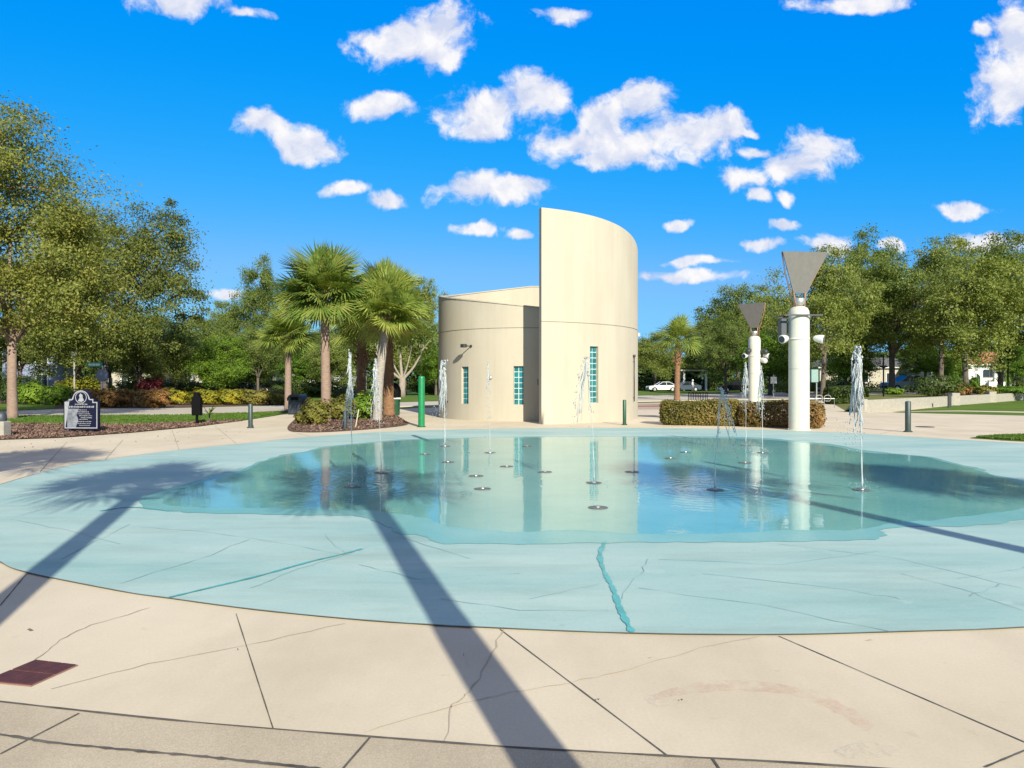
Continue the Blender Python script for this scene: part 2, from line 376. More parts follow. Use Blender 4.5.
HOUSEPALE = plain('house_pale', (0.5, 0.5, 0.48), 0.85, var=0.05)
HOUSEGREY = plain('house_grey', (0.33, 0.34, 0.36), 0.85, var=0.06)
ROOFTILE = plain('roof_terracotta', (0.42, 0.17, 0.09), 0.8, var=0.25, scale=3)
ROOFGREY = plain('roof_grey', (0.12, 0.12, 0.125), 0.85, var=0.2)
TRIMWHITE = plain('trim_white', (0.74, 0.73, 0.70), 0.6, var=0.03)
PANE = plain('window_pane', (0.03, 0.04, 0.05), 0.06, var=0.1)
STREETGREEN = plain('street_sign_green', (0.02, 0.24, 0.13), 0.4, var=0.05)
SIGNBACK = plain('sign_back', (0.16, 0.17, 0.22), 0.5, var=0.05)
BARK = bark_mat('oak_bark', (0.055, 0.042, 0.034), (0.17, 0.135, 0.11))
BARKPALE = bark_mat('pale_bark', (0.20, 0.16, 0.13), (0.36, 0.31, 0.26))
BARKPINK = bark_mat('palm_bark_pink', (0.19, 0.125, 0.095), (0.33, 0.235, 0.185), (3, 3, 9))
BARKGREY = bark_mat('palm_bark_grey', (0.22, 0.19, 0.17), (0.40, 0.36, 0.32), (3, 3, 8))
BARKORANGE = bark_mat('palm_boots_orange', (0.13, 0.06, 0.03), (0.30, 0.17, 0.09), (4, 4, 5))
BOOT = plain('palm_boots', (0.22, 0.11, 0.06), 0.9, var=0.5, scale=9)
OAKLEAF = leaf_mat('oak_leaf', [(.085, .125, .038), (.15, .205, .052), (.235, .28, .068), (.34, .365, .10)], 0.4)
OAKGOLD = leaf_mat('oak_leaf_olive', [(.085, .115, .03), (.15, .18, .042), (.235, .25, .055), (.37, .34, .085)], 0.38)
BRIGHTLEAF = leaf_mat('bright_leaf', [(0.065, 0.131, 0.017), (0.145, 0.246, 0.029), (0.290, 0.392, 0.043)], 0.35)
PALMLEAF = leaf_mat('palm_leaf', [(0.075, 0.128, 0.030), (0.158, 0.240, 0.045), (0.285, 0.330, 0.075), (0.450, 0.405, 0.105)], 0.3, 0.4)
PALMYELLOW = leaf_mat('palm_leaf_yellow', [(.07, .125, .028), (.15, .225, .045), (.27, .325, .07), (.41, .385, .10)], 0.3, 0.4)
YELLOWLEAF = leaf_mat('yellow_flower_leaf', [(0.10, 0.135, 0.02), (0.22, 0.22, 0.025), (0.50, 0.40, 0.02)], 0.3)
OLIVELEAF = leaf_mat('olive_hedge_leaf', [(0.084, 0.096, 0.024), (0.204, 0.192, 0.042), (0.336, 0.276, 0.060)], 0.3)
RUSSETLEAF = leaf_mat('russet_leaf', [(0.108, 0.102, 0.036), (0.264, 0.156, 0.048), (0.396, 0.180, 0.072)], 0.3)
HEDGELEAF = leaf_mat('brown_hedge_leaf', [(.06, .07, .02), (.15, .145, .036), (.29, .21, .06), (.40, .25, .10)], 0.25)
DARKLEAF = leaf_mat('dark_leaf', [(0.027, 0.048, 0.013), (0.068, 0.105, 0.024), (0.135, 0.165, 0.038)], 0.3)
HEDGERED = leaf_mat('russet_hedge_leaf', [(.065, .07, .022), (.17, .13, .042), (.30, .175, .07), (.40, .22, .11)], 0.25)
PINKLEAF = leaf_mat('pink_bloom', [(0.08, 0.10, 0.03), (0.40, 0.07, 0.10), (0.5, 0.16, 0.2)], 0.3)

def water_mat():
    m, t, b = new_mat('shallow_water'); t.nodes.remove(b); out = t.nodes[0]
    tc = N(t, 'ShaderNodeTexCoord'); mp = N(t, 'ShaderNodeMapping'); t.links.new(tc.outputs['Object'], mp.inputs[0]); mp.inputs['Scale'].default_value = (1, 0.8, 1)
    n = noise(t, mp.outputs[0], 2.2, 3, 0.55); n2 = noise(t, tc.outputs['Object'], 14, 2, 0.5)
    hgt = M_(t, 'ADD', M_(t, 'MULTIPLY', n.outputs[0], 0.8), M_(t, 'MULTIPLY', n2.outputs[0], 0.16))
    # ripples spreading from every jet, fading with distance
    for (jx, jy) in [(j[0].x, j[0].y) for j in JETS]:
        d = N(t, 'ShaderNodeVectorMath', operation='DISTANCE'); t.links.new(tc.outputs['Object'], d.inputs[0]); d.inputs[1].default_value = (jx, jy, 0)
        wv = M_(t, 'SINE', M_(t, 'MULTIPLY', d.outputs[1], 34.0)); fall = M_(t, 'POWER', 2.718, M_(t, 'MULTIPLY', d.outputs[1], -1.5))
        hgt = M_(t, 'ADD', hgt, M_(t, 'MULTIPLY', M_(t, 'MULTIPLY', wv, fall), 0.5))
    bn = N(t, 'ShaderNodeBump'); bn.inputs['Strength'].default_value = 1.0; bn.inputs['Distance'].default_value = 0.0022; t.links.new(hgt, bn.inputs['Height'])
    # Schlick reflectance, the same from above and below the thin film
    ge = N(t, 'ShaderNodeNewGeometry'); dp = N(t, 'ShaderNodeVectorMath', operation='DOT_PRODUCT'); t.links.new(ge.outputs['Incoming'], dp.inputs[0]); t.links.new(bn.outputs[0], dp.inputs[1])
    fr = M_(t, 'ADD', M_(t, 'MULTIPLY', M_(t, 'POWER', M_(t, 'SUBTRACT', 1.0, M_(t, 'ABSOLUTE', dp.outputs['Value']), clamp=True), 5.0), 0.98), 0.02)
    tr = N(t, 'ShaderNodeBsdfTransparent'); tr.inputs[0].default_value = (0.93, 1.0, 0.99, 1)
    gl = N(t, 'ShaderNodeBsdfGlossy'); gl.inputs['Roughness'].default_value = 0.02; gl.inputs[0].default_value = (1, 1, 1, 1); t.links.new(bn.outputs[0], gl.inputs['Normal'])
    mx = N(t, 'ShaderNodeMixShader'); t.links.new(M_(t, 'MULTIPLY', fr, 0.62), mx.inputs[0]); t.links.new(tr.outputs[0], mx.inputs[1]); t.links.new(gl.outputs[0], mx.inputs[2])
    t.links.new(mx.outputs[0], out.inputs[0]); return m
def jet_mat():
    m, t, b = new_mat('jet_water'); b.inputs['Base Color'].default_value = (0.93, 0.97, 0.98, 1); b.inputs['Roughness'].default_value = 0.2
    b.inputs['Transmission Weight'].default_value = 0.58; b.inputs['IOR'].default_value = 1.33; return m

# ------------------------------------------------------------------ ground and paving
JETS = [(G(352, 488), at(350, dist(488)).x, 2.03, 'plume'), (G(381, 474), at(375, dist(474)).x, 1.96, 'fan'), (G(445, 447), at(443, dist(447)).x, 2.06, 'thick'),
        (G(490, 453.5), at(488, dist(453.5)).x, 2.0, 'thin'), (G(594, 484), at(587, dist(484)).x, 1.93, 'arch'), (G(715, 491), at(721, dist(491)).x, 1.45, 'arch'),
        (G(746, 446), at(745.5, dist(446)).x, 2.03, 'fan'), (G(762.5, 453.5), at(761, dist(453.5)).x, 1.9, 'fan'), (G(862, 491), at(857, dist(491)).x, 2.06, 'thick')]

sheet('ground', [(-900, -200), (900, -200), (900, 1500), (-900, 1500)], -0.012, ROUGHGRASS)
pl = [(-34, -40), (-34, 16), G(-120, 443), G(0, 440), G(60, 438), G(130, 433), G(200, 426.5), G(245, 420.5), G(290, 413.5), G(310, 411.5), G(370, 410), G(410, 408.5), G(520, 405), G(640, 403), G(860, 400.5), (60, 62), (60, -40)]
sheet('plaza_pavement', pl, 0.0, CONCRETE)
near = [(-75, 26), G(-60, 416), G(0, 416.5), G(60, 416.8), G(180, 415), G(260, 412.4), G(285, 410.4), G(410, 406.5), G(520, 403.5), G(640, 401.5), G(740, 400), G(860, 398.6), (110, 66)]
far = [(170, 105), G(860, 391.0), G(740, 393), G(640, 395.6), G(520, 399), G(410, 402), G(300, 405), G(180, 408), G(60, 409), G(0, 411.5), (-75, 36)]
sheet('street', near + far, 0.004, ASPHALT)
m = MB(); e = [Vector((p[0], p[1])) for p in near[1:]]
strip(m, e, 0.28, 0.0)
kerb = MB()
for i in range(len(e) - 1):
    d = (e[i + 1] - e[i]); q = Vector((-d.y, d.x)).normalized() * 0.14
    a, b = e[i], e[i + 1]
    lo = [(*(a - q), -0.01), (*(b - q), -0.01), (*(b + q), -0.01), (*(a + q), -0.01)]; hi = [(p[0], p[1], 0.05) for p in lo]
    kerb.poly(hi); kerb.poly([lo[0], lo[1], hi[1], hi[0]]); kerb.poly([lo[3], lo[2], hi[2], hi[3]])
struct(kerb.build('street_kerb', ASPHALT))
sheet('red_brick_path', [G(600, 409.5), G(760, 409.5), G(760, 403.4), G(600, 403.4)], 0.004, PAVER)
sheet('red_brick_band', [G(600, 407), G(760, 407), G(760, 405.6), G(600, 405.6)], 0.008, BRICKRED)
sheet('lawn', [G(-160, 424), G(0, 424), G(60, 425), G(130, 425), G(180, 423.5), G(240, 420.3), G(262, 418), G(289, 412), G(284, 411.2), G(260, 413), G(180, 415.6), G(60, 417.3), G(0, 417), G(-160, 416)], 0.006, LAWN)
sheet('mulch_bed', [G(-160, 444), G(0, 439.6), G(60, 437.6), G(130, 432.6), G(200, 426.1), G(243, 421), G(238, 420), G(180, 422.8), G(130, 423.5), G(60, 423.5), G(-160, 423)], 0.010, MULCH)
sheet('palm_bed', smooth_closed([G(288, 430), G(300, 432.3), G(330, 432), G(380, 428.5), G(408, 424.5), G(402, 419), G(391, 413.6), G(360, 409), G(328, 408), G(305, 413), G(291, 423)]), 0.012, MULCH)
sheet('far_mulch', [G(-160, 408.5), G(60, 408.3), G(180, 407.4), G(290, 404.5), G(290, 400), G(180, 400), G(-160, 400)], 0.006, MULCH)
sheet('back_lawn', [G(-160, 411.3), G(0, 411), G(55, 408.5), G(55, 404), G(-160, 404)], 0.010, LAWN)
sheet('verge', [G(290, 404.4), G(410, 401.6), G(520, 398.6), G(640, 395.4), G(740, 392.8), G(860, 390.8), (230, 125), (230, 190), (-60, 190), G(290, 397)], 0.006, LAWN)
# right-hand lawns, on the plaza
sheet('terrace_lawn', [G(892, 412.2), G(950, 405.9), G(1024, 399.9), G(1150, 394), G(1200, 411.6), G(1024, 411.6), G(960, 410.4), G(925, 410.8)], 0.010, LAWN)
sheet('terrace_lawn', [G(893, 412.6), G(925, 411.6), G(960, 411.5), G(1024, 412.9), G(1200, 413.4), G(1200, 419.5), G(1024, 415.6), G(940, 413.7)], 0.010, LAWN)
sheet('lawn_corner', smooth_closed([G(970, 438), G(996, 436), G(1024, 435.2), G(1120, 434.5), G(1220, 437), G(1130, 445), G(1024, 441.7), G(990, 439.6)], 4), 0.010, LAWN)
# raised ground behind the low wall
TH = 0.5
wl = [Vector((17.9, 37.8)), Vector((43, 62.2)), Vector((95, 112.7))]
m = MB(); m.poly([(*wl[0], TH), (*wl[1], TH), (*wl[2], TH), (300, 250, TH), (70, 250, TH), (60, 125, TH)])
m.poly([(17.2, 38.4, -0.01), (*wl[0], TH), (60, 125, TH), (50, 125, -0.01)])
struct(m.build('raised_terrace', ROUGHGRASS))
sheet('terrace_road', [at(864, 60), at(1100, 66), at(1100, 78), at(856, 72)], TH + 0.006, ASPHALT)
sheet('terrace_bed', smooth_closed([at(942, 55), at(985, 60), at(1020, 67), at(990, 76), at(946, 72)], 4), TH + 0.012, MULCH)

# splash pad floor, wet rim, water sheet
front = [(-60, 533), (-18, 552), (0, 563), (23.8, 572.7), (118.8, 592), (169, 599.4), (256, 611), (368.5, 621.9), (473.5, 628.2), (631, 634.6), (778.7, 636), (902, 633), (1024, 628.6), (1150, 617), (1290, 590), (1380, 550)]
back = [(1390, 510), (1330, 480), (1250, 463), (1150, 452), (1024, 443.7), (938, 438.8), (860, 433.8), (760, 430), (654, 428.3), (520, 428.6), (400, 431.5), (310, 437), (250, 443.2), (179, 450.2), (105, 460), (62, 467.5), (0, 485), (-50, 503), (-75, 517)]
PAD = smooth_closed([G(*p) for p in front + back], 5)
sheet('splash_pad_floor', PAD, 0.008, PADPAINT)
m = MB(); strip(m, [Vector((p.x, p.y)) for p in PAD] + [PAD[0]], 0.013, 0.012, jit=0.4); struct(m.build('pad_edge_joint', EDGEJ))
wet = [(140, 507.5), (150, 495), (190, 483), (215, 477), (244, 469), (263, 461), (282, 455.5), (304, 452), (326, 447), (372, 442.5), (420, 439.2), (530, 437), (654, 436.6), (749, 437.6), (805, 442), (838, 445.5), (861, 450), (900, 454.5), (930, 457.5), (957, 464), (983, 470), (992, 475), (1040, 486), (1060, 505), (1024, 520.5), (969, 526.7), (907, 528), (881, 530.5), (886, 535), (866, 541), (802, 542), (716, 543.5), (654, 543), (560, 545), (501, 545), (446, 544.5), (425, 538), (400, 534), (386, 528), (367, 518.5), (331, 516), (277, 515.5), (205, 514), (167, 511.6)]
def wob(pts, a):
    out = []
    for i, p in enumerate(pts):
        q = Vector((p[0], p[1])); s = a * (math.sin(i * 1.7) + math.sin(i * 0.61 + 1) + random.uniform(-1, 1)); n = pts[(i + 1) % len(pts)] - pts[i - 1]; n = Vector((n.y, -n.x)).normalized()
        out.append(q + n * s)
    return out
WET = smooth_closed([G(*p) for p in wet], 6)
sheet('wet_rim', wob(WET, 0.018), 0.012, WETPAINT)
ctr = sum((Vector((p.x, p.y)) for p in WET), Vector((0, 0))) / len(WET)
inner = [(160, 504), (185, 489), (246, 471), (263, 463), (284, 457), (304, 453.5), (326, 448.5), (372, 444), (420, 440.5), (530, 438.3), (654, 438), (749, 439.5), (805, 444), (838, 448), (861, 453), (918, 457), (957, 466), (983, 473), (1010, 482), (1040, 494), (1020, 510), (960, 519), (900, 524), (860, 531), (800, 532), (716, 535), (640, 536), (590, 532), (540, 533), (500, 533), (450, 528), (425, 520), (395, 515), (360, 512), (277, 510), (205, 509)]
WATER = water_mat()
wm = wob(smooth_closed([G(*p) for p in inner], 6), 0.018)
sheet('water', wm, 0.020, WATER)

# joints, cracks, streaks and stains drawn as thin sheets on the ground
m = MB()
for a, b in [((236, 614), (273, 729)), ((500, 629.6), (667, 756)), ((779, 636.6), (1030, 745)), ((0, 606), (27, 573.5)), ((105, 460), (123, 440)), ((40, 472), (67, 442)), ((172, 430), (179, 450)), ((215, 426), (236, 443.5)), ((985, 768), (1040, 745)), ((292, 432), (310, 436.5)), ((880, 434), (905, 428)), ((1000, 441), (1030, 438))]:
    strip(m, [G(*a).lerp(G(*b), k / 12) for k in range(13)], 0.0075, 0.004, jit=0.35)
struct(m.build('pavement_joints', JOINT))
def wander(pts, amp, k=5):
    out = []
    for i in range(len(pts) - 1):
        for j in range(k):
            p = pts[i].lerp(pts[i + 1], j / k); out.append(Vector((p.x + random.uniform(-amp, amp), p.y + random.uniform(-amp, amp))))
    out.append(Vector((pts[-1].x, pts[-1].y))); return out
m = MB()
for L in [[(36, 660), (60, 640), (90, 626), (150, 608)], [(50, 690), (150, 664), (250, 645), (345, 624)], [(365, 733), (450, 708), (510, 693), (570, 683), (630, 670), (700, 648), (760, 637)], [(502, 630), (490, 660), (470, 692), (452, 705), (444, 742)]]:
    strip(m, wander([G(*p) for p in L], 0.012), 0.006, 0.0045, jit=0.6)
struct(m.build('pavement_cracks', CRACK))
m = MB()
for L in [[(140, 528), (200, 532), (270, 542), (345, 556)], [(345, 556), (400, 538), (470, 560)], [(250, 590), (300, 570), (345, 556)], [(360, 566), (420, 580), (520, 575)], [(345, 556), (325, 535)], [(640, 590), (760, 606), (890, 633)], [(780, 545), (900, 560), (1024, 590)], [(530, 600), (600, 585)], [(620, 600), (640, 575), (648, 560)], [(10, 520), (60, 530), (120, 545)], [(60, 560), (130, 525)],
          [(900, 575), (960, 590), (1024, 612)], [(960, 580), (1010, 572), (1024, 568)], [(970, 598), (1000, 585)], [(660, 560), (780, 566), (880, 552)], [(120, 585), (200, 560), (250, 540)], [(440, 600), (520, 612), (610, 612)], [(700, 575), (840, 590), (900, 600)]]:
    strip(m, wander([G(*p) for p in L], 0.02), 0.0055, 0.0125, jit=0.7)
struct(m.build('pad_cracks', PADCRACK))
m = MB()
strip(m, smooth_open([G(*p) for p in [(605, 543), (600, 556), (604, 572), (613, 590), (620, 610), (632, 634)]], 10), 0.042, 0.0135, jit=0.45)
strip(m, smooth_open([G(*p) for p in [(169, 599), (215, 588), (260, 577), (310, 563), (340, 556), (362, 550)]], 10), 0.03, 0.0135, jit=0.5)
strip(m, smooth_open([G(*p) for p in [(100, 512), (130, 508), (170, 512)]], 4), 0.04, 0.0135, jit=0.3)
struct(m.build('pad_streaks', TEALSTREAK))
# chalk marks: a faint red rainbow and white scuffs
def chalk(name, col, dens, lo=0.45):
    m, t, b = new_mat(name); b.inputs['Base Color'].default_value = col + (1,); b.inputs['Roughness'].default_value = 0.95
    tc = N(t, 'ShaderNodeTexCoord'); n = noise(t, tc.outputs['Object'], 5, 7, 0.75)
    mr = N(t, 'ShaderNodeMapRange'); t.links.new(n.outputs[0], mr.inputs[0]); mr.inputs[1].default_value = lo; mr.inputs[2].default_value = lo + 0.3; mr.inputs[4].default_value = dens
    t.links.new(mr.outputs[0], b.inputs['Alpha']); return m
m = MB(); strip(m, smooth_open([G(*p) for p in [(650, 700), (690, 690), (740, 686), (800, 693), (845, 712), (880, 738)]], 8), 0.13, 0.005, taper=True, jit=0.2)
struct(m.build('chalk_arc', chalk('red_chalk', (0.62, 0.30, 0.23), 0.32, 0.40)))
m = MB(); m.poly([(p.x, p.y, 0.0055) for p in smooth_closed([G(835, 752), G(870, 742), G(905, 748), G(900, 757), G(850, 760)], 4)])
m.poly([(p.x, p.y, 0.0055) for p in smooth_closed([G(645, 698), G(665, 694), G(690, 702), G(660, 708)], 4)])
struct(m.build('chalk_scuff', chalk('white_chalk', (0.72, 0.66, 0.56), 0.7)))
# aggregate border in the foreground: inner ring of slabs and the next ring outside it
b1 = [(-60, 696), (0, 703), (80, 712), (170, 721.5), (256, 729), (355, 737), (500, 748), (665, 757.5), (800, 765), (1024, 780), (1150, 790)]
b2 = [(-60, 728), (0, 736), (50, 744), (120, 751), (200, 758), (256, 764), (330, 772), (450, 786), (650, 805), (900, 830), (1200, 860)]
B1 = smooth_open([G(*p) for p in b1], 4); B2 = smooth_open([G(*p) for p in b2], 4)
sheet('aggregate_border', list(B1) + [Vector((14, 1)), Vector((14, -4)), Vector((-14, -4)), Vector((-8, 2))], 0.006, AGGREGATE)
m = MB(); strip(m, B1, 0.016, 0.0085, jit=0.35); strip(m, wander(B2, 0.002, 3), 0.020, 0.0085, jit=0.4)
for a, b in [((0, 756), (79, 715)), ((340, 774), (371, 738)), ((712, 760), (722, 775))]: strip(m, [G(*a), G(*b)], 0.012, 0.009)
struct(m.build('border_joints', JOINT))

# ------------------------------------------------------------------ building
def arc_wall(cx, cy, Ro, Ri, a0, a1, na, zs, offs, topf, openings, mats):
    """curved wall; angles measured from straight toward the camera, positive to the right"""
    A = sorted(set([a0 + (a1 - a0) * i / na for i in range(na + 1)] + [x for o in openings for x in o[:2]]))
    A = [a for i, a in enumerate(A) if i == 0 or a - A[i - 1] > 1e-5]
    def P(a, r, z): return (cx + r * math.sin(a), cy - r * math.cos(a), z)
    body, groove, rev = MB(), MB(), MB()
    for i in range(len(A) - 1):
        a, b = A[i], A[i + 1]; am = (a + b) / 2
        for j in range(len(zs)):
            z0 = zs[j]; last = j == len(zs) - 1
            za = topf(a) if last else zs[j + 1]; zb = topf(b) if last else zs[j + 1]
            if not last and any(o[0] <= am <= o[1] and o[2] - 1e-6 <= z0 and zs[j + 1] <= o[3] + 1e-6 for o in openings): continue
            o0 = offs.get(j, 0.0); tgt = groove if o0 else body
            tgt.poly([P(a, Ro - o0, z0), P(b, Ro - o0, z0), P(b, Ro - o0, zb), P(a, Ro - o0, za)])
            if o0:
                body.poly([P(a, Ro, z0), P(b, Ro, z0), P(b, Ro - o0, z0), P(a, Ro - o0, z0)]); body.poly([P(a, Ro, za), P(b, Ro, zb), P(b, Ro - o0, zb), P(a, Ro - o0, za)])
        if Ri: body.poly([P(b, Ri, 0), P(a, Ri, 0), P(a, Ri, topf(a)), P(b, Ri, topf(b))]); body.poly([P(a, Ro, topf(a)), P(b, Ro, topf(b)), P(b, Ri, topf(b)), P(a, Ri, topf(a))])
    if Ri and a1 - a0 < 6.2:
        for a in (a0, a1): body.poly([P(a, Ro, 0), P(a, Ri, 0), P(a, Ri, topf(a)), P(a, Ro, topf(a))])
    for o in openings:
        for (p, q) in (((o[0], o[2]), (o[1], o[2])), ((o[1], o[2]), (o[1], o[3])), ((o[1], o[3]), (o[0], o[3])), ((o[0], o[3]), (o[0], o[2]))):
            body.poly([P(p[0], Ro, p[1]), P(q[0], Ro, q[1]), P(q[0], Ro - 0.14, q[1]), P(p[0], Ro - 0.14, p[1])])
    return body, groove, P
def glass_window(parent, P, Ro, o, nx, nz):
    """recessed glass-block window: mortar sheet with blocks standing proud of it"""
    fr = MB(); r = Ro - 0.10; fr.poly([P(o[0], r - 0.02, o[2]), P(o[1], r - 0.02, o[2]), P(o[1], r - 0.02, o[3]), P(o[0], r - 0.02, o[3])])
    w = fr.build('window', MORTAR, parent); bl = MB()
    for i in range(nx):
        for j in range(nz):
            da = (o[1] - o[0]) / nx; dz = (o[3] - o[2]) / nz
            a, b = o[0] + da * (i + 0.10), o[0] + da * (i + 0.90); z0, z1 = o[2] + dz * (j + 0.09), o[2] + dz * (j + 0.91)
            q = [P(a, r, z0), P(b, r, z0), P(b, r, z1), P(a, r, z1)]; k = [P(a, r - 0.02, z0), P(b, r - 0.02, z0), P(b, r - 0.02, z1), P(a, r - 0.02, z1)]
            bl.poly(q)
            for s in range(4): bl.poly([k[s], k[(s + 1) % 4], q[(s + 1) % 4], q[s]])
    bl.build('glass_blocks', GLASSBLOCK, w); return w
def ang(cx, cy, Rr, u):
    """angle on the circle's near side hit by the sight line through column u"""
    k = (u - 512) / F; best = None
    for i in range(-1500, 1501):
        a = i / 1000
        x, y = cx + Rr * math.sin(a), cy - Rr * math.cos(a); e = abs(x - k * y)
        if best is None or e < best[0]: best = (e, a)
    return best[1]
bld = thing('curved_building', 'cream stucco building of a tall curved wall wrapped round a lower slant topped drum', 'building', (0, 0, 0))
# tall wall
TX, TY, TR = -1.05, 33.6, 6.67
aL = ang(TX, TY, TR, 541.5); aR = R(86)
def ttop(a):
    t = max(0, (a - aL) / (R(80) - aL)); return 8.0 - 0.15 * t - 0.62 * t ** 3
wa, wb = ang(TX, TY, TR, 590), ang(TX, TY, TR, 598.3)
o3 = (wa, wb, 0.76, 2.93)
body, groove, P = arc_wall(TX, TY, TR, TR - 0.24, aL, aR, 40, [0, 0.76, 2.93, 3.78, 3.81], {3: 0.02}, ttop, [o3], None)
tw = autosmooth(body.build('tall_wall', STUCCO, bld, weld=True))
groove.build('joint_groove', GROOVE, tw)
glass_window(bld, P, TR, o3, 2, 10)
# drum
DX, DY, DR = 0.97, 33.5, 4.28
def dtop(a):
    """rim height: the front sinks towards the tall wall, the far side climbs"""
    def front(a_):
        y = DY - DR * math.cos(a_); x = DX + DR * math.sin(a_); u = 512 + F * x / y; return H + (V0 - (297.4 + (u - 438) * 0.104)) * y / F
    def rear(a_):
        y = DY - DR * math.cos(a_); x = DX + DR * math.sin(a_); u = 512 + F * x / y; return H + (V0 - (297.4 - (u - 438) * 0.106)) * y / F
    a = (a + PI) % (2 * PI) - PI
    if -R(95.9) <= a <= R(8): return front(a)
    if a < -R(95.9): return rear(a)
    t = (a - R(8)) / (PI - R(8)); t = t * t * (3 - 2 * t); return front(R(8)) * (1 - t) + rear(-PI) * t
d1a, d1b = ang(DX, DY, DR, 461.5), ang(DX, DY, DR, 468.5)
d2a, d2b = ang(DX, DY, DR, 513.5), ang(DX, DY, DR, 523.5)
o1 = (d1a, d1b, 0.66, 2.19); o2 = (d2a, d2b, 0.66, 2.19)
body, groove, P2 = arc_wall(DX, DY, DR, DR - 0.22, -PI, PI, 72, [0, 0.66, 2.19, 3.69, 3.72], {3: 0.02}, dtop, [o1, o2], None)
dw = autosmooth(body.build('drum_wall', STUCCO, bld, weld=True)); groove.build('joint_groove', GROOVE, dw)
glass_window(bld, P2, DR, o1, 2, 7); glass_window(bld, P2, DR, o2, 2, 7)
rf = MB(); rf.poly([(DX + (DR - 0.23) * math.sin(a), DY - (DR - 0.23) * math.cos(a), 4.05) for a in [2 * PI * i / 64 for i in range(64)]])
rf.build('roof', STUCCO, bld)
# metal coping along the drum's rim
cp = MB()
for i in range(72):
    a, b = 2 * PI * i / 72, 2 * PI * (i + 1) / 72
    q = lambda a, r, dz: (DX + r * math.sin(a), DY - r * math.cos(a), dtop(a) + dz)
    cp.poly([q(a, DR + 0.03, 0.05), q(b, DR + 0.03, 0.05), q(b, DR - 0.25, 0.05), q(a, DR - 0.25, 0.05)]); cp.poly([q(a, DR + 0.03, 0.003), q(b, DR + 0.03, 0.003), q(b, DR + 0.03, 0.05), q(a, DR + 0.03, 0.05)])
    cp.poly([q(a, DR - 0.25, 0.003), q(b, DR - 0.25, 0.003), q(b, DR - 0.25, 0.05), q(a, DR - 0.25, 0.05)])
cp.build('coping', STUCCO, dw)
# steel door leaf in the recess between drum and tall wall
a = ang(DX, DY, DR, 531); 
def wall_frame(P, Rr, a, z): # point and outward normal
    p = Vector(P(a, Rr, z)); n = Vector(P(a, Rr + 1, z)) - p; return p, n
# wall lamp
a = ang(DX, DY, DR, 471.2); p, n = wall_frame(P2, DR, a, 1.6 + (381 - 346) * 30 / F)
m = MB(); m.lathe([(0.055, 0), (0.055, 0.03), (0.02, 0.045)], 12); l = m.build('wall_lamp', DARK, bld); l.location = p; l.rotation_euler = n.to_track_quat('Z', 'Y').to_euler()
m = MB(); m.tube([(0, 0, 0.02), (0, 0, 0.42)], 0.022, 8); m.box(-0.11, 0.11, -0.07, 0.07, 0.36, 0.56, 0.02); m.build('lamp_head', DARK, l)
# round outlet, wall spout, sensor
a = ang(DX, DY, DR, 490.6); p, n = wall_frame(P2, DR, a, 1.6 + (381 - 377.6) * 29.5 / F)
m = MB(); m.lathe([(0.075, 0), (0.085, 0.02), (0.06, 0.06), (0.02, 0.08)], 14); l = m.build('outlet', STEEL, bld, True); l.location = p; l.rotation_euler = n.to_track_quat('Z', 'Y').to_euler()
a = ang(DX, DY, DR, 447.5); p, n = wall_frame(P2, DR, a, 0.72)
m = MB(); m.lathe([(0.04, 0), (0.04, 0.02)], 10); m.tube([(0, 0, 0), (0, 0.02, 0.25), (0, 0.10, 0.33), (0.03, 0.25, 0.30)], 0.022, 8); m.tube([(-0.02, -0.03, 0.12), (-0.03, -0.35, 0.14)], 0.014, 6)
l = m.build('spout', DARK, bld, True); l.location = p; l.rotation_euler = n.to_track_quat('Z', 'Y').to_euler()
a = ang(TX, TY, TR, 633); p, n = wall_frame(P, TR, a, 0.0)
m = MB(); c0 = p + n * 0.06; m.tube([(c0.x, c0.y, 0.75), (c0.x, c0.y, 2.62)], 0.02, 8); m.box(-0.05, 0.05, -0.05, 0.05, 2.60, 2.70, 0.02, 0, (c0.x, c0.y, 0))
for z in (0.9, 2.4): m.tube([tuple(p + Vector((0, 0, z)) - n * 0.01), (c0.x, c0.y, z)], 0.015, 6)
m.build('drain_pipe', DARK, bld, True)
a = R(79); p, n = wall_frame(P, TR, a, 3.62)
m = MB(); m.box(-0.05, 0.05, -0.05, 0.05, -0.08, 0.08, 0.01, 0, tuple(p + n * 0.045)); m.build('sensor', STEEL, bld)
# low hood over the recess and small outlet high on the tall wall end
m = MB(); q = Vector(P(aL, TR - 0.24, 1.55)); m.box(-0.03, 0.0, 0.3, 0.36, 1.45, 1.68, 0.0, 0, (q.x - 0.02, q.y, 0)); m.build('door_handle', DARK, bld)

